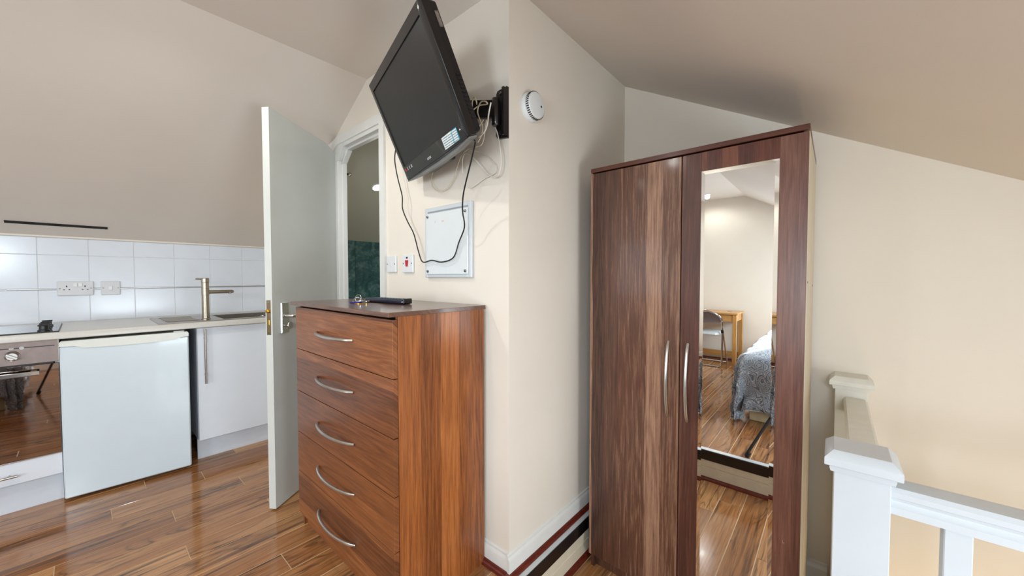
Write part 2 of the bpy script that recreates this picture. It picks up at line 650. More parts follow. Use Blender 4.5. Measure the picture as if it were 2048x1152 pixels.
low = MB().box(XN, .14, YS, YB, ZL - .06, ZL - .0014).box(.14, XR, YS, 1.18, ZL - .06, ZL - .0014)
floor2 = struct('floor', low, M['sub'], (0, 0, ZL), 'lower landing floor in brown laminate under the wardrobe')
lay(floor2, XN, .14, YS, YB, ZL, lambda x, y: True, False)
lay(floor2, .14, XR, YS, 1.18, ZL, lambda x, y: True, False)

# ceiling: flat middle and two slopes, with an opening for the invented roof window
RW = (.24, .86, -1.6, -.5)
cl = MB()
T = .06


def slab(x0, x1, y0, y1, f):
    vs = []
    for x in (x0, x1):
        for y in (y0, y1):
            for dz in (0, T):
                vs.append((x, y, f(x) + dz))
    cl.add(vs, [(0, 1, 3, 2), (4, 6, 7, 5), (0, 4, 5, 1), (2, 3, 7, 6), (0, 2, 6, 4), (1, 5, 7, 3)])


YE = 2.7
slab(XL - .1, CXL, YF - .1, YE, zl)
slab(CXL, CXR, YF - .1, YE, lambda x: ZC)
slab(CXR, RW[0], YF - .1, YE, zr)
slab(RW[1], XR + .1, YF - .1, YE, zr)
slab(RW[0], RW[1], YF - .1, RW[2], zr)
slab(RW[0], RW[1], RW[3], YE, zr)
ceiling = struct('ceiling', cl, M['ceil'], (0, 0, ZC), 'cream painted ceiling sloping down to both sides')

# roof window, invented to bring in light, out of view
wf = MB()
for (a, b, c, d) in ((RW[0] - .02, RW[0] + .05, RW[2] - .02, RW[3] + .02), (RW[1] - .05, RW[1] + .02, RW[2] - .02, RW[3] + .02),
                     (RW[0] + .05, RW[1] - .05, RW[2] - .02, RW[2] + .05), (RW[0] + .05, RW[1] - .05, RW[3] - .05, RW[3] + .02)):
    vs = [(x, y, zr(x) + dz) for x in (a, b) for y in (c, d) for dz in (-.012, T)]
    wf.add(vs, [(0, 1, 3, 2), (4, 6, 7, 5), (0, 4, 5, 1), (2, 3, 7, 6), (0, 2, 6, 4), (1, 5, 7, 3)])
win = struct('window_1', wf, M['gloss_white'], (RW[0], RW[2], zr(RW[0])), 'white roof window in the right slope over the bed')
pg = MB()
vs = [(x, y, zr(x) + dz) for x in (RW[0] + .05, RW[1] - .05) for y in (RW[2] + .05, RW[3] - .05) for dz in (.03, .036)]
pg.add(vs, [(0, 1, 3, 2), (4, 6, 7, 5), (0, 4, 5, 1), (2, 3, 7, 6), (0, 2, 6, 4), (1, 5, 7, 3)])
obj('pane', pg, M['glass_lit'], win)


def roofpoly(x0, x1, zb):
    pts = [(x0, zb), (x1, zb), (x1, zroof(x1))]
    for c in (CXR, CXL):
        if x0 < c < x1:
            pts.append((c, ZC))
    pts.append((x0, zroof(x0)))
    return pts


# kitchen wall
struct_wall = MB().box(XL - .1, XL, YF - .1, 1.165, -.1, 1.41)
wall_left = struct('wall_left', struct_wall, M['grout'], (XL, 0, 0), 'low kitchen wall covered in white square tiles')
for row, (z0, z1) in enumerate(((.886, 1.0835), (1.0895, 1.292), (1.292, 1.396))):
    for k in range(-5, 6):
        y0, y1 = .031 + k * .2006, .031 + (k + 1) * .2006
        y0, y1 = max(y0, -.95), min(y1, Y1)
        if y1 - y0 < .02:
            continue
        piece('tile', M['tile'], wall_left, (XL - .0024, (y0 + y1) / 2, (z0 + z1) / 2), (.008, y1 - y0 - .0024, z1 - z0 - .0024), .0016)
struct('trim_1', MB().box(XL, XL + .009, -.95, Y1, 1.0835, 1.0895, .002), M['satin'], (XL, 0, 1.0835), 'thin metal strip running between the lower tile rows')
struct('trim_2', MB().box(XL, XL + .012, -.95, Y1, 1.396, 1.407, .003), M['wall'], (XL, 0, 1.396), 'cream edge along the top of the tiles')

# wall with the television, with the chamfered bathroom doorway in it
DX0, DX1, DZ = -2.385, -1.851, 1.978
wb = MB()
wb.prism([(XL, -.1), (DX0, -.1), (DX0, zl(DX0)), (XL, zl(XL))], 'y', Y1, Y1 + .045)
wb.prism([(DX1, -.1), (XA, -.1), (XA, ZC), (DX1, ZC)], 'y', Y1, Y1 + .045)
wb.prism([(DX0, 1.90), (DX0 + .09, DZ), (DX1, DZ), (DX1, ZC), (CXL, ZC), (DX0, zl(DX0))], 'y', Y1, Y1 + .045)
struct('wall_back', wb, M['wall'], (XA, Y1, 0), 'cream wall that carries the television and the doorway')
struct('wall_alcove', MB().box(XA - .1, XA, Y1 + .045, YB + .1, -.3, ZC), M['wall'], (XA, YB, ZL), 'cream side wall of the alcove left of the wardrobe')
struct('wall_stair', MB().prism([(XA, -2.5), (XR + .1, -2.5), (XR + .1, zr(XR + .1)), (XA, ZC)], 'y', YB, YB + .1), M['wall'], (XA, YB, ZL), 'cream wall behind the wardrobe and the stairwell')
# wall behind the camera; its two windows are added for light
WINS = ((-2.72, -1.92, .82, 1.78), (-.24, .50, .60, 1.42))
wfm = MB()
xs = [XL] + [v for w_ in WINS for v in w_[:2]] + [XR]
for k in range(0, len(xs), 2):
    wfm.prism(roofpoly(xs[k], xs[k + 1], -.1), 'y', YF - .1, YF)
for a, b, c, d in WINS:
    wfm.prism([(a, -.1), (b, -.1), (b, c), (a, c)], 'y', YF - .1, YF)
    wfm.prism(roofpoly(a, b, d), 'y', YF - .1, YF)
struct('wall_front', wfm, M['wall'], (0, YF, 0), 'cream gable wall behind the desk, seen in the mirror')
for k, (a, b, c, d) in enumerate(WINS):
    wn2 = MB()
    wn2.box(a, a + .05, YF - .08, YF - .02, c, d, .004).box(b - .05, b, YF - .08, YF - .02, c, d, .004)
    wn2.box(a + .05, b - .05, YF - .08, YF - .02, c, c + .05, .004).box(a + .05, b - .05, YF - .08, YF - .02, d - .05, d, .004)
    w2 = struct('window_%d' % (k + 2), wn2, M['gloss_white'], (a, YF, c), ('white framed window in the gable wall on the kitchen side', 'white framed window in the gable wall over the bed')[k])
    obj('pane', MB().box(a + .05, b - .05, YF - .06, YF - .054, c + .05, d - .05), M['glass_lit'], w2)
LW = (.0, .9, .14, .84)  # low unseen window, invented as a light source for the landing
wr = MB()
wr.box(XR, XR + .1, YF, LW[0], -2.5, zr(XR)).box(XR, XR + .1, LW[1], YB, -2.5, zr(XR))
wr.box(XR, XR + .1, LW[0], LW[1], -2.5, LW[2]).box(XR, XR + .1, LW[0], LW[1], LW[3], zr(XR))
struct('wall_right', wr, M['wall'], (XR, 0, 0), 'low cream wall under the right slope')
wn4 = MB()
wn4.box(XR + .02, XR + .08, LW[0], LW[0] + .05, LW[2], LW[3], .004).box(XR + .02, XR + .08, LW[1] - .05, LW[1], LW[2], LW[3], .004)
wn4.box(XR + .02, XR + .08, LW[0] + .05, LW[1] - .05, LW[2], LW[2] + .05, .004).box(XR + .02, XR + .08, LW[0] + .05, LW[1] - .05, LW[3] - .05, LW[3], .004)
w4 = struct('window_4', wn4, M['gloss_white'], (XR, LW[0], LW[2]), 'white framed low window beside the landing')
obj('pane', MB().box(XR + .05, XR + .056, LW[0] + .05, LW[1] - .05, LW[2] + .05, LW[3] - .05), M['glass_lit'], w4)

# bathroom beyond the doorway
bw = MB()
bw.box(XL, -1.04, Y1 + .1, YE, -.06, 0)
struct('floor', bw, M['bath_wall'], (-2.2, 1.8, 0), 'pale bathroom floor beyond the doorway')
wbath = struct('wall_bathroom', MB().box(-3.46, -3.375, Y1 + .1, YE, 0, 1.506), M['bath_wall'], (-3.42, 1.8, 0), 'bathroom side wall lined with dark green panels')
for k in range(3):
    y0 = Y1 + .1 + k * .5
    piece('panel', M['green_panel'], wbath, (-3.370, y0 + .25, .75), (.009, .498, 1.50), .001)
obj('panel_edge', MB().box(-3.375, -3.355, Y1 + .1, YE, 1.500, 1.510, .002), M['satin'], wbath)
struct('wall_bathroom', MB().prism(roofpoly(XL, -1.04, 0), 'y', YE - .1, YE), M['bath_wall'], (-2.2, YE - .1, 0), 'far bathroom wall')
slb = MB()
vs = [(x, y, zl(x) + dz) for x in (-3.46, CXL) for y in (Y1 + .1, YE - .1) for dz in (-.008, -.001)]
slb.add(vs, [(0, 1, 3, 2), (4, 6, 7, 5), (0, 4, 5, 1), (2, 3, 7, 6), (0, 2, 6, 4), (1, 5, 7, 3)])
struct('ceiling', slb, M['bath_wall'], (-2.7, 1.8, 1.8), 'grey sloped bathroom ceiling seen through the doorway')

# doorway lining and architrave
tr = MB()
tr.prism([(DX1, 0), (DX1 + .048, 0), (DX1 + .048, DZ + .05), (DX1, DZ)], 'y', Y1 - .014, Y1)
tr.prism([(DX1, DZ), (DX1 + .048, DZ + .05), (DX0 + .04, DZ + .05), (-2.478, 2.0), (-2.43, 1.932), (DX0 + .035, DZ)], 'y', Y1 - .014, Y1)
tr.prism([(-2.478, 2.0), (-2.43, 1.932), (-2.43, 0), (-2.478, 0)], 'y', Y1 - .014, Y1)
struct('trim_3', tr, M['trim_white'], (DX1, Y1, 0), 'white architrave around the bathroom doorway')
ln = MB()
ln.box(DX1 - .004, DX1 + .02, Y1 - .006, Y1 + .047, 0, DZ, .002)
ln.box(DX0 - .02, DX0 + .03, Y1 - .006, Y1 + .047, 0, 1.885, .002)
ln.prism([(DX0 - .06, 1.885), (DX0 + .03, 1.885), (DX0 + .105, DZ - .025), (DX0 + .105, DZ + .01), (DX0 + .02, DZ + .02), (DX0 - .06, 1.95)], 'y', Y1 - .006, Y1 + .047)
ln.box(DX0 + .105, DX1, Y1 - .006, Y1 + .047, DZ - .022, DZ + .006, .002)
ln.box(DX0 + .03, DX0 + .042, Y1 + .020, Y1 + .047, 0, 1.875, .001)
ln.prism([(DX0 + .03, 1.87), (DX0 + .042, 1.87), (DX0 + .115, DZ - .04), (DX0 + .10, DZ - .026)], 'y', Y1 + .020, Y1 + .047)
ln.box(DX0 + .105, DX1 - .004, Y1 + .020, Y1 + .047, DZ - .036, DZ - .022, .001)
struct('trim_4', ln, M['trim_white'], (DX0, Y1, 0), 'white door lining with cut corner inside the doorway')


def skirt(mbx, axis, a0, a1, face, sgn, zb, h=.085, d=.014):
    # ogee topped board; face = wall plane, sgn = direction into the room
    pr = [(0, 0), (d, 0), (d, h * .72), (d * .8, h * .8), (d * .45, h * .86), (d * .4, h * .95), (0, h)]
    if axis == 'x':
        mbx.prism([(face + sgn * p, zb + q) for p, q in pr], 'x', a0, a1)
    else:
        mbx.prism([(face + sgn * p, zb + q) for p, q in pr], 'y', a0, a1)
    return mbx


def beading(mbx, axis, a0, a1, face, sgn, zb, r=.022, rh=None):
    rh = rh or r
    pr = [(0, 0)] + [(r * math.cos(k * math.pi / 12), rh * math.sin(k * math.pi / 12)) for k in range(7)]
    mbx.prism([(face + sgn * p, zb + q) for p, q in pr], axis, a0, a1)
    return mbx


struct('baseboard_back', skirt(MB(), 'x', -1.79, XA, Y1, -1, 0), M['trim_white'], (XA, Y1, 0), 'white skirting under the television wall')
struct('trim_5', beading(MB(), 'x', -1.79, XA + .0015, Y1 - .014, -1, 0, .02), M['red_trim'], (XA, Y1, 0), 'red brown beading along the skirting beside the chest of drawers')
struct('baseboard_alcove', skirt(MB(), 'y', Y1 - .014, YB, XA, 1, 0.0), M['trim_white'], (XA, Y1, 0), 'white skirting along the alcove wall')
struct('trim_6', beading(MB(), 'y', Y1 - .034, YB, XA + .002, 1, -.001, .032, .017), M['red_trim'], (XA, Y1, 0), 'upper red brown beading along the alcove wall')
struct('baseboard_stair', skirt(MB(), 'x', XN, .0, YB, -1, ZL, .12), M['trim_white'], (XN, YB, ZL), 'white skirting behind the wardrobe')
struct('baseboard_front', skirt(MB(), 'x', XL, XR, YF, 1, 0, .09), M['trim_white'], (0, YF, 0), 'white skirting on the gable wall')
struct('trim_7', beading(MB(), 'x', XL, XR, YF + .014, 1, 0), M['red_trim'], (0, YF, 0), 'red brown beading along the gable wall')

# the step down to the landing: silver top, black nosing, grooved cream riser, red beading
for (nm, lab, silver, blackb, ris, rdb) in (
    ('front', 'facing the wardrobe',
     MB().box(-.905, XR, YS - .040, YS, -.006, .001, .001),
     MB().box(-.887, XR, YS - .004, YS + .006, -.066, -.002, .002),
     MB().box(-.887, XR, YS - .02, YS, -.112, -.066, .003).box(-.887, XR, YS - .02, YS - .001, -.2, -.113, .003),
     beading(MB(), 'x', -.887, XR, YS - .001, 1, ZL, .02)),
    ('side', 'running along the alcove wall',
     MB().box(-.9065, -.884, YS, YB, -.006, .001, .001),
     MB().box(-.892, -.880, YS, YB, -.060, -.002, .002),
     MB().box(-.905, -.887, YS, YB, -.112, -.060, .003).box(-.905, -.888, YS, YB, -.2, -.113, .003),
     beading(MB(), 'y', YS, YB, -.888, 1, ZL, .012, .03))):
    st = struct('trim_8' if nm == 'front' else 'trim_9', ris, M['riser'], (-.887, YS, ZL), 'cream step riser ' + lab)
    obj('nosing_top', silver, M['nosing_silver'], st, label='silver metal strip on the step edge')
    obj('nosing', blackb, M['nosing_black'], st, label='black step nosing')
    obj('beading', rdb, M['red_trim'], st, label='red brown beading at the foot of the riser')

# stairwell
sw = MB()
sw.box(.14, XR, 1.18, YB, -2.5, -2.4)
struct('floor', sw, M['sub'], (.8, 1.6, -2.4), 'bottom of the stairwell')
struct('wall_landing', MB().box(.14, XR, 1.16, 1.18, -2.4, ZL - .06).box(.12, .14, 1.18, YB, -2.4, ZL - .06), M['wall'], (.14, 1.18, -2.4), 'stairwell walls below the landing')
sl = bpy.data.lights.new('stair_lamp_light', 'POINT')  # unseen warm lamp, added to light the stairwell wall
sl.energy = STAIR_W
sl.color = (1.0, .76, .42)
sl.shadow_soft_size = .06
so = bpy.data.objects.new('stair_lamp_light', sl)
so.location = (.55, 1.72, -.62)
COL.objects.link(so)

# ------------------------------------------------------------------ downlights
for i, (x, y) in enumerate(DOWNLIGHTS):
    lab = ['round recessed downlight in the flat ceiling in front of the television', 'round recessed downlight over the desk, seen in the mirror',
           'round recessed downlight in the flat ceiling on the kitchen side', 'round recessed downlight in the flat ceiling above the bed foot'][i]
    d = thing('downlight', lab, 'light', (x, y, ZC), 'downlights in the ceilings')
    obj('bezel', MB().lathe([(.044, 0), (.044, -.004), (.036, -.006), (.032, -.002), (.032, 0)], (x, y, ZC), seg=28), M['plastic_white'], d)
    obj('lens', MB().lathe([(.031, -.0015), (.031, -.004), (.012, -.006)], (x, y, ZC), seg=24), M['lamp_glow'], d)
    L = bpy.data.lights.new('downlight_lamp', 'SPOT')
    L.energy = DOWN_W * (1.2, .7, .8, 1.1)[i]
    L.spot_size = math.radians(168)
    L.spot_blend = .5
    L.shadow_soft_size = .03
    L.color = (.98, 1.0, .97)
    lo = bpy.data.objects.new('downlight_lamp', L)
    lo.location = (x, y, ZC - .03)
    COL.objects.link(lo)
nrm = Vector((SL, 0, -1)).normalized()
bl = Vector((-2.706, 1.522, zl(-2.706) - .008))
d = thing('downlight', 'round downlight glowing in the sloped bathroom ceiling', 'light', bl, 'downlights in the ceilings')
obj('bezel', MB().lathe([(.046, -.001), (.046, .004), (.036, .006), (.032, .002)], bl, nrm, 28), M['plastic_white'], d)
obj('lens', MB().lathe([(.034, .0025), (.034, .005), (.012, .007)], bl, nrm, 24), M['lamp_glow'], d)
L = bpy.data.lights.new('bathroom_lamp', 'SPOT')
L.energy = 9
L.spot_size = math.radians(160)
L.spot_blend = .6
L.shadow_soft_size = .03
lo = bpy.data.objects.new('bathroom_lamp', L)
lo.location = bl + nrm * .03
lo.rotation_euler = nrm.to_track_quat('-Z', 'Y').to_euler()
COL.objects.link(lo)
# second, unseen half of the bathroom has its own lamp
L2 = L.copy()
L2.energy = 9
lo2 = bpy.data.objects.new('bathroom_lamp', L2)
lo2.location = (-1.6, 1.9, ZC - .03)
COL.objects.link(lo2)

# ------------------------------------------------------------------ bathroom door (open leaf)
hx, hy = -2.39, 1.065
dv = Vector((-2.072 - hx, .60 - hy)).normalized()
dn = Vector((-dv.y, dv.x))


def D(s, t, z):
    p = Vector((hx, hy)) + dv * s + dn * t
    return (p.x, p.y, z)


DLW = .5555
door = struct('door_1', MB(D).prism([(0, .008), (DLW, .008), (DLW, 1.979), (.10, 1.967), (.02, 1.938), (0, 1.93)], 'y', -.036, 0), M['door_white'], D(0, 0, 0), 'plain white flush door standing open towards the kitchen', None)
pl = obj('handle_plate', MB(D).box(.455, .508, 0, .010, .876, 1.032, .003), M['chrome'], door, label='tall chrome lever plate')
obj('lever', MB(D).tube([(.481, .005, .963), (.481, .042, .963), (.478, .050, .963), (.470, .054, .963), (.40, .054, .963)], [.010, .008, .009, .009, .0085], 12), M['satin'], pl)
obj('thumb_turn', MB(D).lathe([(.007, 0), (.007, .022), (.017, .022), (.019, .026), (.017, .030)], (.481, .010, .915), (0, 1, 0), 20), M['satin'], pl)
obj('plate_rib', MB(D).box(.497, .506, .010, .013, .88, 1.028, .001), M['satin'], pl)
pb = obj('handle_plate', MB(D).box(.455, .508, -.046, -.036, .876, 1.032, .003), M['chrome'], door)
obj('lever', MB(D).tube([(.481, -.04, .963), (.481, -.078, .963), (.478, -.086, .963), (.470, -.090, .963), (.40, -.090, .963)], [.010, .008, .009, .009, .0085], 12), M['satin'], pb)
lp = obj('latch_plate', MB(D).box(DLW - .0005, DLW + .0015, -.030, -.008, .876, 1.046, .0005), M['bronze_plate'], door, label='worn metal latch plate on the door edge')
obj('latch_bolt', MB(D).lathe([(.0085, 0), (.0085, .010), (.005, .012)], (DLW + .001, -.019, .993), (1, 0, 0), 14), M['brass'], lp)
obj('dead_bolt', MB(D).box(DLW, DLW + .003, -.023, -.015, .925, .950, .001), M['brass'], lp)
for z in (1.036, .886):
    obj('screw', MB(D).lathe([(.0045, 0), (.0035, .001)], (DLW + .0015, -.019, z), (1, 0, 0), 10), M['screw'], lp)

# shower bracket in the bathroom
p0 = Vector((-2.600, 1.195, zl(-2.600) - .008))
sb = thing('shower_bracket', 'dark metal shower bracket on the bathroom slope behind the door lining', 'bracket', p0)
obj('base', MB().lathe([(.02, 0), (.02, .012), (.012, .018)], p0, nrm, 16), M['black'], sb)
obj('arm', MB().tube([p0 + nrm * .01, p0 + nrm * .05 + Vector((0, .01, 0)), p0 + nrm * .055 + Vector((0.01, .035, .004))], [.009, .008, .008], 10), M['black'], sb)
obj('tip', MB().lathe([(.009, -.006), (.013, 0), (.013, .01), (.008, .014)], p0 + nrm * .055 + Vector((.011, .037, .004)), (.3, .9, 0), 12), M['chrome'], sb)

# ------------------------------------------------------------------ kitchen
WT, WB = .884, .848
# worktop with a cut-out for the bowl
SX0, SX1, SY0, SY1 = -3.41, -2.945, .285, 1.04
BX0, BX1, BY0, BY1 = -3.345, -2.995, .60, .97
wt = MB()
front = [(-2.995, WB), (-2.934, WB), (-2.930, WB + .004), (-2.930, WT - .012)] + \
        [(-2.942 + .012 * math.cos(a * math.pi / 8), WT - .012 + .012 * math.sin(a * math.pi / 8)) for a in range(1, 5)] + [(-2.995, WT)]
wt.prism(front, 'y', -.95, Y1)
wt.box(XL, BX1, -.95, BY0, WB, WT).box(XL, BX1, BY1, Y1, WB, WT).box(XL, BX0, BY0, BY1, WB, WT)
single('worktop', wt, M['worktop'], 'pale laminate worktop with rounded front edge over the oven and fridge', 'worktop', (-3.2, .05, WB))

sink = thing('sink', 'stainless steel sink with ridged drainer set in the worktop', 'sink', (-3.18, .66, WT))
rim = MB()
zz0, zz1 = WT + .0003, WT + .004
rim.box(SX0, BX0, SY0, SY1, zz0, zz1, .0015).box(BX1, SX1, SY0, SY1, zz0, zz1, .0015)
rim.box(BX0, BX1, SY0, BY0, zz0, zz1, .0015).box(BX0, BX1, BY1, SY1, zz0, zz1, .0015)
obj('rim', rim, M['steel'], sink)
bowl = MB()
n = 0.004
bowl.box(BX0, BX0 + n, BY0, BY1, WT - .14, WT + .002).box(BX1 - n, BX1, BY0, BY1, WT - .14, WT + .002)
bowl.box(BX0 + n, BX1 - n, BY0, BY0 + n, WT - .14, WT + .002).box(BX0 + n, BX1 - n, BY1 - n, BY1, WT - .14, WT + .002)
bowl.box(BX0, BX1, BY0, BY1, WT - .145, WT - .14)
obj('bowl', bowl, M['steel'], sink)
for k in range(8):
    x = -3.365 + k * .045
    obj('drainer_ridge', MB().box(x, x + .022, .325 + .006 * (k % 2), .485 - .012 * (k if k < 4 else 7 - k) / 3, zz1 - .0006, zz1 + .0034, .0025), M['steel'], sink)
obj('drain', MB().lathe([(.04, 0), (.04, .003), (.03, .004), (.012, .001)], (-3.17, .79, WT - .140), seg=20), M['chrome'], sink)
lowrim = MB()
obj('overflow', MB().lathe([(.014, 0), (.014, .004), (.008, .005)], (-3.33, .90, WT - .03), (1, 0, 0), 16), M['chrome'], sink)

tap = thing('tap', 'tall brushed nickel mixer tap with straight side spout at the sink', 'tap', (-3.04, .515, zz1))
tx, ty = -3.04, .515
obj('column', MB().lathe([(.024, 0), (.024, .006), (.0195, .010), (.0195, .155), (.0205, .156), (.0205, .200), (.0195, .201), (.0195, .236)], (tx, ty, zz1), seg=28), M['nickel'], tap)
obj('spout', MB().tube([(tx, ty + .01, 1.064), (tx, ty + .06, 1.064), (tx, ty + .135, 1.064), (tx, ty + .147, 1.064)], [.0115, .0115, .0115, .009], 18), M['nickel'], tap)
obj('nozzle', MB().lathe([(.008, -.016), (.009, -.008), (.009, 0)], (tx, ty + .128, 1.064), seg=14), M['chrome'], tap)
obj('cap', MB().lathe([(.0195, 0), (.021, .002), (.021, .026), (.018, .029)], (tx, ty, zz1 + .236), seg=28), M['nickel'], tap)
obj('lever', MB().tube([(tx - .012, ty - .012, 1.146), (tx - .02, ty - .035, 1.148), (tx - .02, ty - .045, 1.147)], [.006, .006, .004], 10), M['nickel'], tap)

# hob
hob = thing('hob', 'black glass ceramic hob with a row of black knobs on the worktop', 'hob', (-3.18, -.36, WT))
obj('glass', MB().box(-3.43, -2.948, -.66, -.083, WT + .0005, WT + .006, .002), M['hob_glass'], hob)
obj('edge_trim', MB().box(-3.433, -2.944, -.0835, -.0805, WT + .0003, WT + .006, .001).box(-2.948, -2.944, -.66, -.0835, WT + .0003, WT + .0055, .001), M['black'], hob)
for k in range(4):
    x = -2.985 - k * .10
    kb = obj('knob', MB().lathe([(.021, 0), (.021, .006), (.0165, .009), (.0155, .026), (.013, .029)], (x, -.130, WT + .006), seg=20), M['black'], hob)
    obj('pointer', MB().box(x - .003, x + .003, -.149, -.112, WT + .030, WT + .038, .001), M['black'], kb)

# oven housing unit, with the drawer under the oven
ou = thing('oven_cabinet', 'white cabinet around the oven with a shallow drawer below', 'cabinet', (-3.02, -.38, 0))
FX = -2.98
for y in (-.70, -.0995):
    obj('side_panel', MB().box(-3.50, FX - .02, y, y + .016, .151, .846), M['cab'], ou)
obj('back_panel', MB().box(-3.51, -3.50, -.70, -.083, .1, .846), M['cab'], ou)
dr = obj('drawer', MB().box(FX - .018, FX, -.686, -.0855, .155, .262, .002), M['cab'], ou)
obj('handle', MB().tube([(FX + .028, -.50, .203), (FX + .028, -.224, .203)], .006, 12).tube([(FX, -.25, .203), (FX + .028, -.25, .203)], .004, 8).tube([(FX, -.474, .203), (FX + .028, -.474, .203)], .004, 8), M['steel'], dr)
obj('plinth', MB().box(-3.058, -3.04, -.70, -.0855, 0, .15, .001), M['plinth'], ou)

ov = thing('oven', 'built-in oven with steel control panel and dark glass door', 'oven', (-3.0, -.38, .262))
obj('carcass', MB().box(-3.48, FX - .005, -.680, -.104, .27, .84), M['black'], ov)
obj('control_panel', MB().box(FX - .004, FX + .002, -.682, -.0855, .733, .846, .0015), M['oven_steel'], ov)
obj('panel_edge', MB().box(FX - .01, FX + .003, -.0875, -.0845, .733, .846, .0005), M['chrome'], ov)
obj('panel_line', MB().box(FX + .002, FX + .003, -.66, -.098, .8135, .8175), M['black'], ov)
obj('panel_mark', MB().lathe([(.0075, 0), (.0075, .0005)], (FX + .003, -.199, .815), (1, 0, 0), 16).box(FX + .003, FX + .0036, -.236, -.222, .812, .818), M['white_print'], ov)
for y in (-.227, -.53):
    kn = obj('knob', MB().lathe([(.024, 0), (.024, .006), (.020, .010), (.019, .022), (.016, .025)], (FX + .002, y, .780), (1, 0, 0), 28), M['satin'], ov)
    xf = (lambda yy: lambda a, b, c: (FX + .002 + a, yy + b * .8 + c * .6, .780 - b * .6 + c * .8))(y)
    obj('grip', MB(xf).box(.024, .036, -.021, .021, -.006, .006, .002), M['satin'], kn)
od = obj('door', MB().box(FX - .003, FX + .004, -.682, -.0855, .266, .726, .002), M['black_glass'], ov)
obj('handle', MB().box(FX + .034, FX + .046, -.62, -.147, .680, .700, .003).box(FX + .004, FX + .034, -.175, -.157, .684, .696).box(FX + .004, FX + .034, -.61, -.592, .684, .696), M['chrome'], od)
obj('door_edge', MB().box(FX - .004, FX + .005, -.682, -.0855, .2625, .2668, .001), M['chrome'], od)

# fridge
fa = Vector((-2.96, -.083))
fu = (Vector((-2.925, .415)) - fa).normalized()
fn = Vector((fu.y, -fu.x))


def FR(a, b, c):   # along the width, out of the front, up
    p = fa + fu * a + fn * b
    return (p.x, p.y, c)


fr = thing('fridge', 'white undercounter fridge between the oven and the sink cabinet', 'fridge', FR(.25, -.25, 0))
obj('body', MB(FR).box(.003, .488, -.50, -.045, .03, .812, .004), M['fridge_body'], fr)
fd = obj('door', MB(FR).box(0, .496, -.04, 0, .018, .806, .006), M['fridge'], fr)
pr = [(0, .806), (0, .826), (.006, .834), (.49, .834), (.496, .826), (.496, .806), (.462, .804), (.446, .796), (.40, .791), (.32, .788), (.20, .788), (.12, .790), (.08, .793), (.066, .800), (.05, .805)]
obj('grip_strip', MB(lambda a, b, c: FR(a, b, c)).prism(pr, 'y', -.04, .006), M['fridge_trim'], fd, label='cream grip strip along the top of the fridge door')
obj('worktop_lid', MB(FR).box(.002, .49, -.50, -.03, .812, .829, .003), M['fridge_trim'], fr)
obj('hinge_cap', MB(FR).box(.43, .478, -.045, -.006, .834, .840, .002), M['plastic_grey'], fr)
obj('door_seal', MB(FR).box(.004, .492, -.046, -.04, .022, .80), M['plastic_grey'], fr)
for a in (.03, .46):
    obj('foot', MB(FR).lathe([(.014, 0), (.014, .02), (.009, .03)], (a, -.08, 0), seg=14), M['black'], fr)

# sink cabinet
sc = thing('sink_cabinet', 'white cabinet under the sink with a long steel bar handle', 'cabinet', (-3.02, .76, 0))
for y in (.458, 1.046):
    obj('side_panel', MB().box(-3.50, FX - .02, y, y + .016, .135, .846), M['cab'], sc)
obj('shelf', MB().box(-3.50, FX - .02, .474, 1.046, .135, .151), M['cab'], sc)
obj('back_panel', MB().box(-3.512, -3.50, .458, 1.062, .135, .70), M['cab'], sc)
sd = obj('door', MB().box(FX - .018, FX, .459, 1.058, .135, .842, .002), M['cab'], sc)
obj('handle', MB().tube([(FX + .03, .494, .836), (FX + .03, .494, .495)], .006, 12).tube([(FX, .494, .78), (FX + .03, .494, .78)], .0045, 8).tube([(FX, .494, .55), (FX + .03, .494, .55)], .0045, 8), M['steel'], sd)
obj('plinth', MB().box(-3.058, -3.04, .458, 1.062, 0, .134, .001), M['plinth'], sc)

# sockets on the tiles
TF = XL + .0018
ds = thing('double_socket', 'white double power socket with two switches on the tiles', 'socket', (TF, -.025, 1.09))
obj('plate', MB().box(TF, TF + .010, -.099, .048, 1.046, 1.134, .003), M['plastic_grey'], ds)
for y in (-.036, -.016):
    obj('switch', MB().box(TF + .010, TF + .014, y, y + .017, 1.10, 1.123, .002), M['plastic_white'], ds)
for yc in (-.062, .012):
    h = MB().box(TF + .0095, TF + .0103, yc - .0025, yc + .0025, 1.098, 1.107)
    h.box(TF + .0095, TF + .0103, yc - .014, yc - .007, 1.080, 1.084).box(TF + .0095, TF + .0103, yc + .007, yc + .014, 1.080, 1.084)
    obj('pin_holes', h, M['dark_slot'], ds)
for y in (-.088, .037):
    obj('screw', MB().lathe([(.004, 0), (.003, .001)], (TF + .010, y, 1.09), (1, 0, 0), 10), M['screw'], ds)
ss = thing('fridge_switch', 'white single switch plate beside the double socket on the tiles', 'switch', (TF, .121, 1.09))
obj('plate', MB().box(TF, TF + .010, .078, .164, 1.046, 1.134, .003), M['plastic_grey'], ss)
obj('switch', MB().box(TF + .010, TF + .015, .112, .130, 1.076, 1.102, .002), M['plastic_white'], ss)
for y in (.088, .154):
    obj('screw', MB().lathe([(.004, 0), (.003, .001)], (TF + .010, y, 1.09), (1, 0, 0), 10), M['screw'], ss)

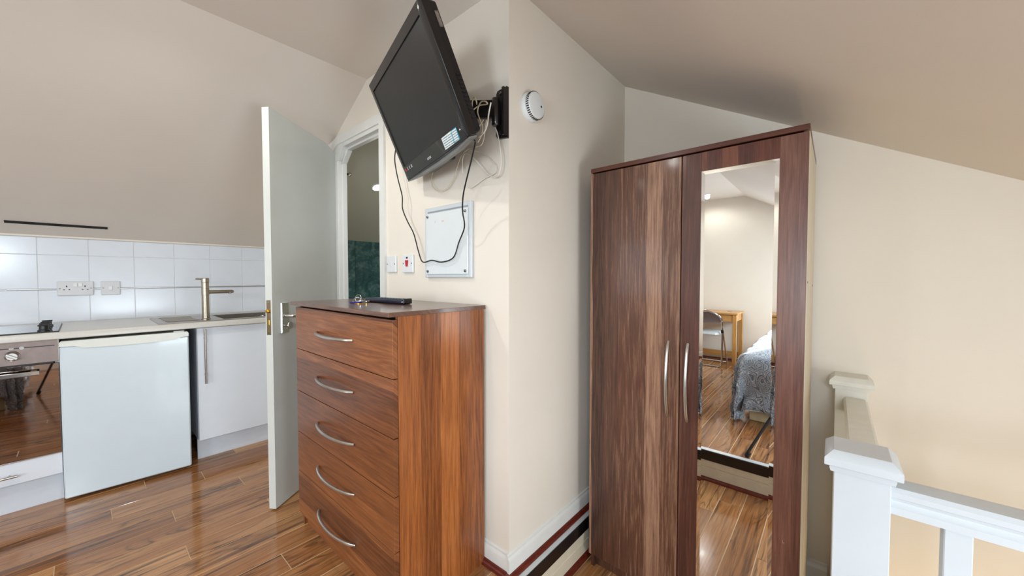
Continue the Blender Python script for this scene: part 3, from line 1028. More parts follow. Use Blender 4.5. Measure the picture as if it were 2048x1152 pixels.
# black strip on the slope above the tiles
sp = MB()
sd_ = Vector((1, 0, SL)).normalized()
so_ = Vector((SL, 0, -1)).normalized()
c0 = Vector((-3.434, 0, zl(-3.434)))
vs = [c0 + sd_ * a + so_ * b + Vector((0, y, 0)) for y in (-.271, .112) for a in (-.0085, .0085) for b in (.0, .006)]
sp.add(vs, [(0, 1, 3, 2), (4, 6, 7, 5), (0, 4, 5, 1), (2, 3, 7, 6), (0, 2, 6, 4), (1, 5, 7, 3)])
single('wall_strip', sp, M['dark_slot'], 'thin black strip stuck on the slope above the tiles', 'strip', (-3.434, -.08, zl(-3.434)))

# ------------------------------------------------------------------ chest of drawers
CX0, CX1, CYF, CYB, CZ = -1.875, -1.055, .642, 1.046, 1.048
ch = thing('chest_of_drawers', 'walnut effect chest of five drawers with silver bow handles', 'chest of drawers', (-1.465, .84, 0))
obj('top', MB().box(CX0 - .008, CX1 + .006, .622, CYB + .004, CZ - .015, CZ, .001), M['chest_top'], ch)
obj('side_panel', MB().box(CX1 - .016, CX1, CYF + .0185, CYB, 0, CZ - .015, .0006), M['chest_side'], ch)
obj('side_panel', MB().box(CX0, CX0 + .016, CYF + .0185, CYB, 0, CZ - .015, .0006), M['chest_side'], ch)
obj('back_panel', MB().box(CX0 + .016, CX1 - .016, CYB - .006, CYB, .03, CZ - .015), M['ward_side'], ch)
obj('plinth', MB().box(CX0 + .016, CX1 - .016, CYF + .03, CYF + .045, 0, .07), M['chest_front'], ch)
zs = [1.0245, .832, .6385, .447, .263, .066]
xm = -1.482
for k in range(5):
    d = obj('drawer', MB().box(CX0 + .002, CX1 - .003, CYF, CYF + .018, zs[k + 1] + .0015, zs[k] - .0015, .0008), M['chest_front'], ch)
    zc = (.928, .738, .545, .357, .167)[k]
    pts = []
    for i in range(17):
        u = -1 + i / 8
        pts.append((xm + u * .162, CYF - .002 - .033 * (1 - u * u) ** .8, zc))
    obj('handle', MB().tube(pts, [.0045] + [.0065] * 15 + [.0045], 10), M['satin'], d, label='silver bow handle')
for z in (CZ - .035, .07):
    obj('stretcher', MB().box(CX0 + .016, CX1 - .016, CYF + .046, CYB - .006, z, z + .02), M['dark_slot'], ch)

# remote control and keys on the chest
rv = (Vector((-1.26, .87)) - Vector((-1.60, .845))).normalized()
rn = Vector((-rv.y, rv.x))


def RM(a, b, c):
    p = Vector((-1.55, .850)) + rv * a + rn * b
    return (p.x, p.y, CZ + c)


rm = thing('remote_control', 'long dark navy remote control lying on the chest of drawers', 'remote control', RM(.12, 0, 0))
obj('body', MB(RM).box(-.035, .235, -.024, .024, .0005, .021, .007), M['remote'], rm)
obj('end_cap', MB(RM).box(.231, .239, -.022, .022, .003, .024, .003), M['black'], rm)
btn = MB(RM)
for i in range(9):
    for j in (-1, 0, 1):
        btn.box(.03 + i * .02, .042 + i * .02, j * .013 - .004, j * .013 + .004, .0205, .0225, .001)
obj('buttons', btn, M['button_blue'], rm, kind='stuff')
kx, ky = -1.53, .765
ks = thing('key_bunch', 'bunch of keys with a blue fob on a ring, lying on the chest top', 'keys', (kx, ky, CZ))


def ring(cx, cy, cz, r, ax, ay):
    u, w = Vector(ax).normalized(), Vector(ay).normalized()
    return [Vector((cx, cy, cz)) + u * r * math.cos(2 * math.pi * k / 20) + w * r * math.sin(2 * math.pi * k / 20) for k in range(20)]


obj('key_ring', MB().tube(ring(kx - .055, ky + .03, CZ + .0180, .0165, (.9, .3, 0), (0, .1, 1)), .0014, 6, True), M['chrome'], ks)
obj('key_ring', MB().tube(ring(kx - .02, ky + .005, CZ + .013, .0150, (.8, .6, 0), (-.3, .5, .6)), .0014, 6, True), M['chrome'], ks)


def key(px, py, ang, z, mat, nm='key'):
    ca, sa = math.cos(ang), math.sin(ang)

    def xf(a, b, c):
        return (px + a * ca - b * sa, py + a * sa + b * ca, z + c)
    m = MB(xf)
    m.lathe([(.0135, 0), (.0135, .0024)], (0, 0, 0), seg=16)
    m.prism([(.009, -.004), (.045, -.003), (.048, 0), (.045, .003), (.038, .003), (.036, .0015), (.031, .003), (.026, .0016), (.022, .0032), (.009, .004)], 'z', 0.0, .002)
    return obj(nm, m, mat, ks)


key(kx - .005, ky + .012, .15, CZ + .0085, M['satin'])
key(kx - .02, ky + .02, -.35, CZ + .004, M['satin'])
key(kx + .035, ky - .012, .2, CZ + .001, M['brass'])
key(kx + .02, ky + .004, .3, CZ + .011, M['chrome'])
key(kx - .05, ky + .02, 2.6, CZ + .0008, M['brass'])
fobv = MB(lambda a, b, c: (kx - .02 + a * .95 - b * .2, ky - .02 + a * .2 + b * .95, CZ + c + a * .05))
fobv.box(0, .062, -.008, .008, .0008, .006, .002)
obj('key_fob', fobv, M['fob_blue'], ks, label='blue plastic key fob')

# ------------------------------------------------------------------ television on its wall arm
TR = Matrix(((.968, .22, -.124), (-.251, .892, -.376), (.027, .395, .918)))
# orthonormalise
c0_ = Vector(TR.col[0]).normalized()
c2_ = Vector(TR.col[2])
c2_ = (c2_ - c0_ * c2_.dot(c0_)).normalized()
c1_ = c2_.cross(c0_)
TC = Vector((-1.231, .839, 1.803))


def TV(a, b, c):   # right, away from the viewer, up
    return tuple(TC + c0_ * a + c1_ * b + c2_ * c)


tv = thing('television', 'black flat television tilted down on a wall arm above the chest', 'television', TV(0, 0, -.21))
w, h = .3025, .2088
HT = h + .004
fr_ = MB(TV)


def loop(x0, x1, z0, z1, y, r, n=4):
    out = []
    for cx, cz, a0 in ((x1 - r, z1 - r, 0), (x0 + r, z1 - r, 90), (x0 + r, z0 + r, 180), (x1 - r, z0 + r, 270)):
        for k in range(n + 1):
            a = math.radians(a0 + 90 * k / n)
            out.append((cx + r * math.cos(a), y, cz + r * math.sin(a)))
    return out


def loft(mb, loops, cap0=True, cap1=True):
    n = len(loops[0])
    vs = [p for l in loops for p in l]
    fs = []
    for i in range(len(loops) - 1):
        for k in range(n):
            fs.append((i * n + k, i * n + (k + 1) % n, (i + 1) * n + (k + 1) % n, (i + 1) * n + k))
    if cap0:
        fs.append(tuple(range(n))[::-1])
    if cap1:
        fs.append(tuple((len(loops) - 1) * n + k for k in range(n)))
    return mb.add(vs, fs)


sx0, sx1, sz0, sz1 = -.277, .268, -.150, .178
loft(fr_, [loop(sx0, sx1, sz0, sz1, .006, .002), loop(sx0 - .002, sx1 + .002, sz0 - .002, sz1 + .002, .0, .003), loop(-w + .008, w - .012, -h + .002, HT - .002, -.001, .006),
           loop(-w, w, -h, HT, .004, .007), loop(-w, w, -h, HT, .030, .007)], False, True)
bez = obj('bezel', fr_, M['tv_black'], tv)
obj('screen', MB(TV).box(sx0, sx1, .004, .0065, sz0, sz1), M['tv_screen'], tv)
sh = MB(TV)
loft(sh, [loop(-w + .002, w - .001, -h + .004, HT - .001, .030, .012), loop(-w + .006, w - .004, -h + .012, HT - .006, .055, .014), loop(-w + .05, w - .045, -h + .05, h - .04, .082, .02), loop(-w + .10, w - .10, -h + .09, h - .08, .092, .02)])
obj('back_shell', sh, M['tv_body'], tv)
obj('chin', MB(TV).prism([(-.299, -.208), (-.299, -.214), (-.15, -.224), (.05, -.228), (.2, -.224), (.299, -.213), (.299, -.208)], 'y', .0, .030), M['tv_lip'], tv, label='grey lip along the lower edge')
obj('chin_line', MB(TV).prism([(-.296, -.2085), (.296, -.2085), (.2, -.2135), (.05, -.216), (-.15, -.2135)], 'y', -.002, .002), M['tv_black'], tv)
obj('speaker_box', MB(TV).box(-.14, .06, .030, .07, -.226, -.196, .004), M['tv_body'], tv)
stk = obj('sticker', MB(TV).box(.128, .246, -.0018, -.001, -.198, -.157), M['sticker'], tv, label='white and blue printed sticker')
# printed marks on the bezel
ic = 0
for i, a in enumerate((-.293, -.269, -.245, -.221, -.197)):
    m = MB(TV)
    if i == 1:
        m.box(a - .006, a + .006, -.0016, -.001, -.173, -.161)
    elif i == 4:
        for r in range(3):
            m.box(a - .006, a + .006, -.0016, -.001, -.173 + r * .0045, -.1705 + r * .0045)
    else:
        m.box(a - .005, a + .005, -.0016, -.001, -.173, -.1718).box(a - .005, a + .005, -.0016, -.001, -.1622, -.161)
        m.box(a - .0018, a + .0018, -.0016, -.001, -.171, -.163)
    obj('bezel_icon', m, M['red_print'] if i == 1 else M['white_print'], tv)
obj('power_light', MB(TV).lathe([(.003, 0), (.002, .001)], (-.278, -.001, -.196), (0, -1, 0), 10), plain('green_dot', (60, 150, 90), .4), tv)
obj('ir_window', MB(TV).lathe([(.004, 0), (.003, .001)], (.262, -.001, -.172), (0, -1, 0), 12), M['chrome'], tv)
fc = bpy.data.curves.new('logo_text', 'FONT')
fc.body = 'LOGIK'
fc.size = .0125
fc.align_x = 'CENTER'
fc.extrude = .0004
fo = bpy.data.objects.new('logo_tmp', fc)
COL.objects.link(fo)
me = bpy.data.meshes.new_from_object(fo)
bpy.data.objects.remove(fo)
for v in me.vertices:
    x, y, z = v.co
    v.co = Vector(TV(-.016 + x, -.0014 - z, -.190 + y)) - OFF[tv.name]
me.materials.clear()
me.materials.append(M['white_print'])
lg = bpy.data.objects.new('logo', me)
COL.objects.link(lg)
lg.parent = tv
vt = MB(TV)
for k in range(11):
    z = -.02 - k * .0135
    vt.box(w - .0035, w + .0006, .036, .05, z, z + .006)
obj('side_vents', vt, M['dark_slot'], tv, kind='stuff')
obj('side_label', MB(TV).box(w - .0035, w - .0008, .038, .050, .125, .172), M['tape'], tv, label='scuffed silver label on the side')
obj('rear_plate', MB(TV).box(-.055, .055, .092, .102, -.055, .055, .002), M['mount_black'], tv)

mt = thing('wall_mount', 'black metal swivel arm on the wall right of the television', 'bracket', (-.96, Y1, 1.69))
obj('wall_plate', MB().prism([(-.992, 1.70), (-.985, 1.688), (-.938, 1.682), (-.938, 1.872), (-.985, 1.868), (-.992, 1.857)], 'y', Y1 - .012, Y1 - .0005), M['mount_black'], mt)
obj('flange', MB().prism([(-.948, 1.690), (-.938, 1.690), (-.938, 1.865), (-.948, 1.865)], 'y', Y1 - .030, Y1 - .012), M['mount_black'], mt)
obj('hinge', MB().lathe([(.013, 0), (.015, .003), (.015, .098), (.013, .101)], (-.974, Y1 - .034, 1.728), seg=18), M['mount_black'], mt)
pe = Vector(TV(0.015, .128, -.035))
ph = Vector((-.974, Y1 - .034, 1.785))
ax = (pe - ph)
axh = Vector((ax.x, ax.y, 0)).normalized()
axn = Vector((-axh.y, axh.x, 0))


def ARM(a, b, c):
    p = ph + axh * a + axn * b + Vector((0, 0, c + a / axl * ax.z))
    return tuple(p)


axl = Vector((ax.x, ax.y, 0)).length
obj('arm', MB(ARM).box(.0, axl, -.011, .011, -.030, .036, .003), M['mount_black'], mt)
obj('swivel', MB().lathe([(.014, -.045), (.017, -.042), (.017, .075), (.012, .082)], pe, seg=18), M['mount_black'], mt)
tt = MB()
q = Vector(TV(0.015, .1025, -.03))
tt.tube([pe, (pe + q) / 2, q], .014, 12)
obj('tilt_head', tt, M['mount_black'], mt)
for z in (1.705, 1.852):
    obj('bolt', MB().lathe([(.007, 0), (.007, .004), (.004, .005)], (-.966, Y1 - .012, z), (0, -1, 0), 12), M['screw'], mt)

# cables: points are given on planes parallel to the wall


def unp(px, py, Y):
    dd = fw * 745.0 + rt * (px - 1024) - up * (py - 576)
    k = Y / dd.y
    return Vector((dd.x * k, Y, CAMZ + dd.z * k))


def z5(pts, ys):
    return [unp(740 + x * .2778, 340 + y * .2778, Y) for (x, y), Y in zip(pts, ys)]


def z4(pts, ys):
    return [unp(700 + x * .3472, y * .3472, Y) for (x, y), Y in zip(pts, ys)]


blk = [(250, -330), (196, -190), (178, -90), (188, 0), (205, 80), (232, 190), (235, 280), (270, 370), (315, 460), (350, 590), (380, 662), (445, 650), (515, 663), (600, 630), (640, 520), (680, 410), (667, 300), (670, 190), (690, 90), (712, 0), (755, -180), (752, -215)]
nb = len(blk)
bys = [1.0 + .03 * min(1, i / 8) - .15 * max(0, (i - 14) / (nb - 15)) for i in range(nb)]
single('power_cable', MB().tube(smooth_path(z5(blk, bys), 6), .0028, 8), M['cable_black'], 'black cable hanging in a long loop below the television', 'cable', unp(860, 520, 1.03))
wl = [
    ([(725, 845), (680, 858), (640, 900), (615, 970), (600, 1020), (560, 1085), (510, 1100), (475, 1072), (470, 1020), (490, 960)], 1.045, 'thin white cable looping low below the television', M['cable_cream'], .0020),
    ([(690, 862), (760, 880), (820, 930), (840, 970), (830, 1000), (770, 1030), (700, 1078), (678, 1072)], 1.052, 'thin white cable trailing down to the right below the television', M['cable_white'], .0022),
    ([(650, 1000), (648, 920), (668, 884), (720, 920), (780, 990), (830, 1020), (862, 990), (870, 900), (852, 780), (835, 735), (812, 700)], 1.040, 'white cable hanging in a loop from the wall arm', M['cable_white'], .0024),
    ([(812, 590), (800, 650), (790, 720), (772, 762), (742, 790)], .965, 'white cable draped over the front of the wall arm', M['cable_white'], .0026),
    ([(706, 640), (704, 590), (716, 560), (728, 585), (730, 600)], .93, 'short cream cable curling above the wall arm', M['cable_cream'], .0022),
    ([(700, 640), (745, 608), (790, 600), (780, 585), (752, 590), (735, 640), (748, 690), (764, 735), (752, 790), (735, 820)], .97, 'cream cable wrapped around the wall arm', M['cable_cream'], .0024),
    ([(770, 690), (740, 735), (715, 770)], 1.0, 'short grey cable between the arm and the television', M['cable_white'], .0018),
    ([(785, 690), (775, 770), (760, 830), (725, 845)], 1.0, 'cream cable running down behind the arm to the television', M['cable_cream'], .0020),
]
for pts, Y, lab, mm, r in wl:
    P = [unp(700 + x * .3472, y * .3472, Y + .006 * math.sin(i * 1.7)) for i, (x, y) in enumerate(pts)]
    single('aerial_cable', MB().tube(smooth_path(P, 6), r, 8), mm, lab, 'cable', P[0], 'loose cables at the television')

# ------------------------------------------------------------------ things on the walls
ap = thing('access_panel', 'white framed access panel screwed to the wall under the television', 'panel', (-1.287, Y1, 1.16))
Yp = Y1 - .0005
obj('frame', MB().box(-1.445, -1.425, Yp - .016, Yp, 1.158, 1.475, .003).box(-1.150, -1.130, Yp - .016, Yp, 1.158, 1.475, .003)
    .box(-1.425, -1.150, Yp - .016, Yp, 1.455, 1.475, .003).box(-1.425, -1.150, Yp - .016, Yp, 1.158, 1.176, .003), M['gloss_white'], ap)
obj('board', MB().box(-1.425, -1.150, Yp - .008, Yp, 1.176, 1.455), M['gloss_white'], ap)
obj('clear_cover', MB().box(-1.428, -1.146, Yp - .021, Yp - .0162, 1.172, 1.448, .0015), M['acrylic'], ap)
for x in (-1.415, -1.160):
    for z in (1.186, 1.434):
        obj('cover_screw', MB().lathe([(.006, 0), (.006, .004), (.003, .006)], (x, Yp - .021, z), (0, -1, 0), 14), M['screw'], ap)
obj('cover_mark', MB().box(-1.315, -1.298, Yp - .0215, Yp - .021, 1.402, 1.409), plain('faded_pink_print', (222, 196, 190), .5), ap)
obj('cover_mark', MB().box(-1.362, -1.357, Yp - .0215, Yp - .021, 1.402, 1.411), plain('faded_blue_print', (176, 200, 216), .5), ap)

s1 = thing('fan_isolator', 'plain white square switch plate next to the doorway', 'switch', (-1.745, Y1, 1.185))
obj('plate', MB().box(-1.789, -1.703, Y1 - .010, Y1 - .0005, 1.184, 1.270, .002), M['plastic_white'], s1)
obj('switch', MB().box(-1.753, -1.740, Y1 - .013, Y1 - .010, 1.218, 1.238, .002), M['plastic_white'], s1)
for x in (-1.781, -1.711):
    obj('screw', MB().lathe([(.004, 0), (.003, .001)], (x, Y1 - .010, 1.227), (0, -1, 0), 10), M['screw'], s1)
s2 = thing('heater_switch', 'white square switch plate with a red rocker on the television wall', 'switch', (-1.597, Y1, 1.185))
obj('plate', MB().box(-1.640, -1.552, Y1 - .012, Y1 - .0005, 1.182, 1.270, .002), M['plastic_white'], s2)
obj('rocker', MB().prism([(-1.610, 1.243), (-1.587, 1.243), (-1.592, 1.212), (-1.606, 1.212)], 'y', Y1 - .016, Y1 - .012), M['red'], s2)
obj('neon', MB().box(-1.605, -1.592, Y1 - .0135, Y1 - .012, 1.251, 1.259), M['dark_slot'], s2)
for x in (-1.631, -1.561):
    obj('screw', MB().lathe([(.004, 0), (.003, .001)], (x, Y1 - .012, 1.227), (0, -1, 0), 10), M['screw'], s2)

sa = thing('smoke_alarm', 'round white smoke alarm on the alcove wall', 'smoke alarm', (XA, 1.183, 1.837))
ac = (XA + .0005, 1.190, 1.837)
obj('base', MB().lathe([(.056, 0), (.057, .006), (.055, .014), (.052, .018)], ac, (1, 0, 0), 40), M['plastic_white'], sa)
obj('cover', MB().lathe([(.050, .018), (.053, .024), (.0525, .032), (.049, .038), (.046, .039)], ac, (1, 0, 0), 40), M['plastic_white'], sa)
vn = MB()
for k in range(40):
    a = 2 * math.pi * k / 40
    t0 = Vector((0, math.cos(a), math.sin(a)))
    t1 = Vector((0, -math.sin(a), math.cos(a)))
    b = Vector(ac)
    vs = [b + Vector((x, 0, 0)) + t0 * r + t1 * s for x in (.0235, .0345) for r in (.045, .0539) for s in (-.0020, .0020)]
    vn.add(vs, [(0, 1, 3, 2), (4, 6, 7, 5), (0, 4, 5, 1), (2, 3, 7, 6), (0, 2, 6, 4), (1, 5, 7, 3)])
obj('vent_slots', vn, M['dark_slot'], sa, kind='stuff')
obj('test_button', MB().lathe([(.0045, 0), (.0045, .0006)], (ac[0] + .039, ac[1] + .026, ac[2] + .002), (1, 0, 0), 12), M['dark_slot'], sa)

# ------------------------------------------------------------------ wardrobe
WX0_, WX1_ = -.846, -.069
WYD, WYP, WYB = 1.530, 1.5485, 2.035     # door face, panel front, back
wz0, wz1 = ZL, 1.650
wd = thing('wardrobe', 'tall walnut effect wardrobe with a long mirror on its right door', 'wardrobe', ((WX0_ + WX1_) / 2, 1.78, ZL))
obj('side_panel', MB().box(WX0_, WX0_ + .016, WYP, WYB, wz0, wz1 - .018, .0006), M['ward_door'], wd)
obj('side_panel', MB().box(WX1_ - .016, WX1_, WYP, WYB, wz0, wz1 - .018, .0006), M['ward_side'], wd, label='bare cream side board')
for y, z in ((1.60, 1.142), (1.98, 1.125)):
    obj('cam_fixing', MB().lathe([(.004, 0), (.004, .0008)], (WX1_, y, z), (1, 0, 0), 12), M['dark_slot'], wd)
obj('back_panel', MB().box(WX0_ + .004, WX1_ - .001, WYB - .004, WYB + .003, wz0 + .05, wz1 - .018), M['ward_side'], wd)
obj('top', MB().box(WX0_ - .002, WX1_ + .001, WYD - .002, WYB + .004, wz1 - .018, wz1, .0008), M['ward_top'], wd)
obj('plinth', MB().box(WX0_ + .016, WX1_ - .016, WYP + .02, WYP + .036, wz0, wz0 + .066), M['ward_door'], wd)
obj('floor_board', MB().box(WX0_ + .016, WX1_ - .016, WYP, WYB, wz0 + .066, wz0 + .082), M['ward_side'], wd)
dz0, dz1 = -.134, wz1 - .024
XM = -.455
dl = obj('door', MB().box(WX0_ - .003, XM - .002, WYD, WYD + .017, dz0, dz1, .001), M['ward_door'], wd)


def bow(x, z0, z1):
    pts = []
    for i in range(17):
        u = -1 + i / 8
        pts.append((x, WYD - .002 - .030 * (1 - u * u) ** .8, (z0 + z1) / 2 + u * (z1 - z0) / 2))
    return MB().tube(pts, [.0045] + [.006] * 15 + [.0045], 10)


obj('handle', bow(-.497, .600, .905), M['satin'], dl, label='long silver bow handle')
# right door: two stiles, two rails, mirror
DXL, DXR = XM + .002, WX1_ - .001
MX0, MX1, MZ1, MZ0 = -.385, -.146, 1.555, -.05
dr2 = obj('door', MB().box(DXL, MX0, WYD, WYD + .017, dz0, dz1, .001), M['ward_door2'], wd)
obj('handle', bow(-.424, .597, .903), M['satin'], dr2, label='long silver bow handle')
obj('stile', MB().box(MX1, DXR, WYD, WYD + .017, dz0, dz1, .001), M['ward_door2'], dr2)
obj('rail', MB().box(MX0, MX1, WYD + .0002, WYD + .017, MZ1, dz1 - .0002), M['ward_rail'], dr2)
obj('rail', MB().box(MX0, MX1, WYD + .0002, WYD + .017, dz0 + .0002, MZ0), M['ward_rail'], dr2)
BV = .0125
ym0, ym1 = WYD + .0006, WYD + .0014
mi = MB()
o4 = [(MX0, ym0, MZ0), (MX1, ym0, MZ0), (MX1, ym0, MZ1), (MX0, ym0, MZ1)]
i4 = [(MX0 + BV, ym1, MZ0 + BV), (MX1 - BV, ym1, MZ0 + BV), (MX1 - BV, ym1, MZ1 - BV), (MX0 + BV, ym1, MZ1 - BV)]
bk = [(x, WYD + .012, z) for x, _, z in o4]
mr = obj('mirror', MB().add([(MX0 + BV, ym1, MZ0 + BV), (MX1 - BV, ym1, MZ0 + BV), (MX1 - BV, ym1, MZ1 - BV), (MX0 + BV, ym1, MZ1 - BV)] + [(x, WYD + .010, z) for x, _, z in i4],
         [(0, 1, 2, 3), (7, 6, 5, 4), (0, 4, 5, 1), (1, 5, 6, 2), (2, 6, 7, 3), (3, 7, 4, 0)]), M['mirror'], dr2, smooth=0)
bvm = MB().add(o4 + i4 + bk + [(x, WYD + .012, z) for x, _, z in i4],
               [(0, 1, 5, 4), (1, 2, 6, 5), (2, 3, 7, 6), (3, 0, 4, 7), (0, 8, 9, 1), (1, 9, 10, 2), (2, 10, 11, 3), (3, 11, 8, 0),
                (8, 12, 13, 9), (9, 13, 14, 10), (10, 14, 15, 11), (11, 15, 12, 8), (12, 4, 5, 13), (13, 5, 6, 14), (14, 6, 7, 15), (15, 7, 4, 12)])
obj('mirror_bevel', bvm, M['mirror_bevel'], dr2, smooth=0, label='bevelled mirror edge')
obj('scratch', MB().box(-.1165, -.1155, WYD - .0003, WYD, .262, .272).box(-.1155, -.1120, WYD - .0003, WYD, .262, .264), M['chip'], dr2)

# ------------------------------------------------------------------ balustrade
bs = thing('balustrade', 'white painted stair balustrade with two square capped newel posts', 'balustrade', (.055, 1.6, ZL))


def newel(x0, x1, y0, y1, mat, zt=.700):
    p = obj('newel_post', MB().box(x0, x1, y0, y1, ZL - .12, zt, .0015), M['gloss_white'] if mat == 0 else M['aged_white'], bs)
    cp = MB()
    cx, cy = (x0 + x1) / 2, (y0 + y1) / 2
    hw, hd = (x1 - x0) / 2, (y1 - y0) / 2

    def sq(e, z):
        return [(cx - hw - e, cy - hd - e, z), (cx + hw + e, cy - hd - e, z), (cx + hw + e, cy + hd + e, z), (cx - hw - e, cy + hd + e, z)]
    loft(cp, [sq(-.002, zt - .012), sq(.006, zt - .011), sq(.008, zt - .002), sq(.008, zt + .004), sq(.0165, zt + .005), sq(.0175, zt + .007), sq(.0175, zt + .022), sq(.0165, zt + .024), sq(.002, zt + .039), sq(.0, zt + .040)])
    obj('post_cap', cp, M['gloss_white'] if mat == 0 else M['aged_white'], p, smooth=25)
    return p


NY = 1.175
newel(.007, .105, NY, NY + .098, 0, .706)
newel(.009, .107, 1.983, YB - .0005, 1, .722)


def railprof(c, zt):
    return [(c - .030, zt - .062), (c + .030, zt - .062), (c + .030, zt - .046), (c + .026, zt - .042), (c + .022, zt - .034), (c + .026, zt - .026), (c + .034, zt - .022), (c + .035, zt - .010), (c + .028, zt - .001), (c + .012, zt),
            (c - .012, zt), (c - .028, zt - .001), (c - .035, zt - .010), (c - .034, zt - .022), (c - .026, zt - .026), (c - .022, zt - .034), (c - .026, zt - .042), (c - .030, zt - .046)]


obj('handrail', MB().prism(railprof(.070, .684), 'y', NY + .098, 1.983), M['aged_white'], bs)
obj('handrail', MB().prism(railprof(NY + .040, .688), 'x', .105, XR), M['gloss_white'], bs)
for k in range(9):
    x = .187 + k * .145
    if x < XR - .05:
        obj('spindle', MB().box(x, x + .041, NY + .020, NY + .060, ZL - .005, .627, .002), M['gloss_white'], bs)
for k in range(4):
    y = 1.40 + k * .145
    obj('spindle', MB().box(.050, .090, y, y + .041, ZL - .005, .623, .002), M['gloss_white'], bs)

# ------------------------------------------------------------------ seen in the mirror: bed, desk, folding chair, tripod
bed = thing('bed', 'low double bed under a grey paisley duvet, reflected in the mirror', 'bed', (.22, -1.40, 0))
bx0, bx1, by0, by1 = -.535, .72, -2.35, -.455
obj('base', MB().box(bx0 + .03, bx1, by0, by1 - .01, .0, .15, .006), M['bed_base'], bed)
obj('rail', MB().box(bx0 + .02, bx1, by0, by1, .15, .30, .006), M['bed_ply'], bed, label='ply side of the bed base')
obj('mattress', MB().box(bx0 + .01, bx1, by0, by1 - .005, .30, .515, .04), M['mattress'], bed)
dvt = MB()
topz = .585
NU, NV = 64, 84
ovx, ovy = .46, .50
from mathutils import noise as mnoise
for i in range(NU + 1):
    for j in range(NV + 1):
        x = (bx0 - ovx) + (bx1 - bx0 + ovx) * i / NU
        y = (by0) + (by1 - by0 + ovy) * j / NV
        dx = min(0, x - bx0)
        dy = max(0, y - by1)
        s = math.hypot(dx, dy)
        nzv = mnoise.noise(Vector((x * 5, y * 5, 1.3)))
        nz2 = mnoise.noise(Vector((x * 14, y * 14, 4.1)))
        cx_, cy_ = max(x, bx0), min(y, by1)
        r = .10
        z = topz + .012 * nzv + .006 * nz2
        # soften towards the edges before the fold
        edge = min(cx_ - bx0, by1 - cy_)
        if edge < .25:
            z -= .05 * (1 - edge / .25) ** 2
        if s > 0:
            ux, uy = dx / s, dy / s
            ang = min(s / r, math.pi / 2)
            out = r * math.sin(ang) * .62
            drop = r * (1 - math.cos(ang)) + max(0, s - r * math.pi / 2)
            along = (x + y) * 1.0
            corner = (abs(dx) > .05 and dy > .05)
            fold = (.028 if not corner else .05) * math.sin(along * 21 + 2.0 * nzv) * min(1, s / .3)
            out += fold + .02 * nzv * min(1, s / .2) + .012 * nz2
            hz = z - drop
            if hz < .012:
                hz = .012 + .01 * abs(nz2)
                out += .012
            dvt.v.append((cx_ + ux * out, cy_ + uy * out, hz))
        else:
            dvt.v.append((x, y, z))
for i in range(NU):
    for j in range(NV):
        a = i * (NV + 1) + j
        dvt.f.append((a, a + NV + 1, a + NV + 2, a + 1))
dv_ = obj('duvet', dvt, M['duvet'], bed, smooth=80, label='dark grey and beige paisley duvet')
sm = dv_.modifiers.new('thickness', 'SOLIDIFY')
sm.thickness = .012
sm.offset = -1

dk = thing('desk', 'pale oak desk with square legs against the gable wall, in the mirror', 'desk', (-1.35, -2.56, 0))
tx0, tx1, ty0, ty1, tz = -1.82, -.928, -2.80, -2.335, .700
obj('top', MB().box(tx0 - .012, tx1 + .012, ty0, ty1 + .012, tz - .022, tz, .002), M['oak'], dk)
for x in (tx0, tx1 - .044):
    for y in (ty0 + .005, ty1 - .044):
        obj('leg', MB().box(x, x + .044, y, y + .044, 0, tz - .022, .002), M['oak_v'], dk)
obj('apron', MB().box(tx0 + .044, tx1 - .044, ty1 - .03, ty1 - .012, tz - .112, tz - .024, .001), M['oak'], dk)
obj('apron', MB().box(tx1 - .03, tx1 - .012, ty0 + .06, ty1 - .055, tz - .112, tz - .024, .001), M['oak'], dk)
obj('apron', MB().box(tx0 + .012, tx0 + .03, ty0 + .06, ty1 - .055, tz - .112, tz - .024, .001), M['oak'], dk)
obj('back_rail', MB().box(tx0 + .044, tx1 - .044, ty0 + .01, ty0 + .028, .055, .135, .001), M['oak'], dk)
obj('grommet', MB().box(-1.08, -1.03, -2.62, -2.60, tz - .001, tz + .003, .001), M['black'], dk)

fcx, fcy = -1.300, -2.215
fch = thing('folding_chair', 'chrome folding chair with pale seat in front of the desk, in the mirror', 'chair', (fcx, fcy, 0))
hwid = .225


def chairpt(x, y, z):
    return (fcx + x, fcy + y, z)


# frame that rises to the rounded back (foot at the desk side), and the rear leg frame
arch = []
foot_y, top_y = -.40, .035
prof_ = [(-hwid, foot_y, .012), (-hwid, foot_y + .35 * .45, .25), (-hwid, foot_y + .82 * .435, .56)]
for k in range(13):
    a = math.pi - math.pi * k / 12
    prof_.append((hwid * math.cos(a), foot_y + .435 * (.82 + .18 * math.sin(a)), .60 + .135 * math.sin(a)))
prof_ += [(hwid, foot_y + .82 * .435, .56), (hwid, foot_y + .35 * .45, .25), (hwid, foot_y, .012)]
obj('back_frame', MB().tube([chairpt(*p) for p in smooth_path(prof_, 3)], .0115, 10), M['chrome'], fch)
rl = []
for sgn in (-1, 1):
    rl.append([(sgn * hwid, -.075, .46), (sgn * hwid, -.068, .25), (sgn * hwid, -.060, .05), (sgn * (hwid - .02), -.055, .018), (sgn * (hwid - .05), -.054, .012)])
pth = rl[0] + [(0, -.054, .012)] + rl[1][::-1]
obj('rear_frame', MB().tube([chairpt(*p) for p in smooth_path(pth, 4)], .0115, 10), M['chrome'], fch)
obj('foot_bar', MB().tube([chairpt(-hwid, foot_y, .013), chairpt(hwid, foot_y, .013)], .0115, 10), M['chrome'], fch)
st_ = MB()


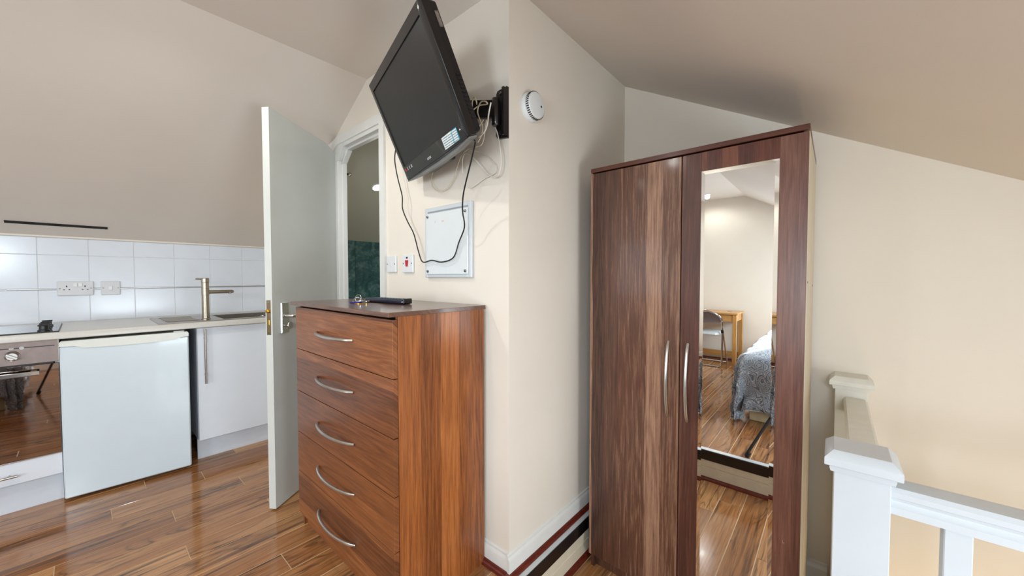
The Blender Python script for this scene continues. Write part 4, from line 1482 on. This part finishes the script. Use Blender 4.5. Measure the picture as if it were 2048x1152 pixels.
def seatloop(e, z):
    return [chairpt(*p) for p in [(-.185 + e, -.30 + e, z), (-.14, -.345 + e, z), (.14, -.345 + e, z), (.185 - e, -.30 + e, z), (.195 - e, -.05, z), (.16, .01 - e, z), (-.16, .01 - e, z), (-.195 + e, -.05, z)]]


loft(st_, [seatloop(.01, .415), seatloop(0, .420), seatloop(0, .435), seatloop(.02, .448)])
obj('seat', st_, M['seat_vinyl'], fch)
bk_ = MB()
rows = []
for zz, hwid2 in ((.575, .20), (.60, .213), (.65, .205), (.69, .175), (.715, .13)):
    yy = foot_y + .435 * (.82 + .18 * max(0, (zz - .60) / .135))
    rows.append([chairpt(-hwid2, yy - .008, zz), chairpt(0, yy - .008 - .01, zz - (.012 if zz < .58 else 0)), chairpt(hwid2, yy - .008, zz), chairpt(hwid2, yy + .006, zz), chairpt(0, yy - .004, zz - (.012 if zz < .58 else 0)), chairpt(-hwid2, yy + .006, zz)])
loft(bk_, rows)
obj('backrest', bk_, M['back_vinyl'], fch)
for sgn in (-1, 1):
    obj('joint', MB().lathe([(.015, -.02), (.016, -.018), (.016, .018), (.015, .02)], chairpt(sgn * hwid, -.075, .46), (0, .25, 1), 14), M['black'], fch)

tp = thing('tripod', 'black camera tripod standing at the edge of the step, in the mirror', 'tripod', (0, 0, 0))
apex = Vector((0, 0, .82))
for k, ft in enumerate(((-.409, .281, 0), (.30, .20, 0), (-.02, -.31, 0))):
    f3 = Vector(ft) + Vector((0, 0, .016 if True else 0))
    t3 = apex + Vector((ft[0], ft[1], 0)).normalized() * .03
    lgm = obj('leg', MB().tube([t3, t3.lerp(f3, .5), t3.lerp(f3, .5), f3], [.013, .013, .0095, .0095], 12), M['black'], tp)
    obj('foot', MB().lathe([(.013, 0), (.015, .006), (.015, .03), (.0105, .036)], Vector(ft) + Vector((0, 0, .0016)), (t3 - f3), 14), M['black'], lgm)
obj('column', MB().lathe([(.03, 0), (.034, .01), (.034, .05), (.016, .06), (.016, .16), (.03, .165), (.03, .18)], (0, 0, .79), seg=20), M['black'], tp)
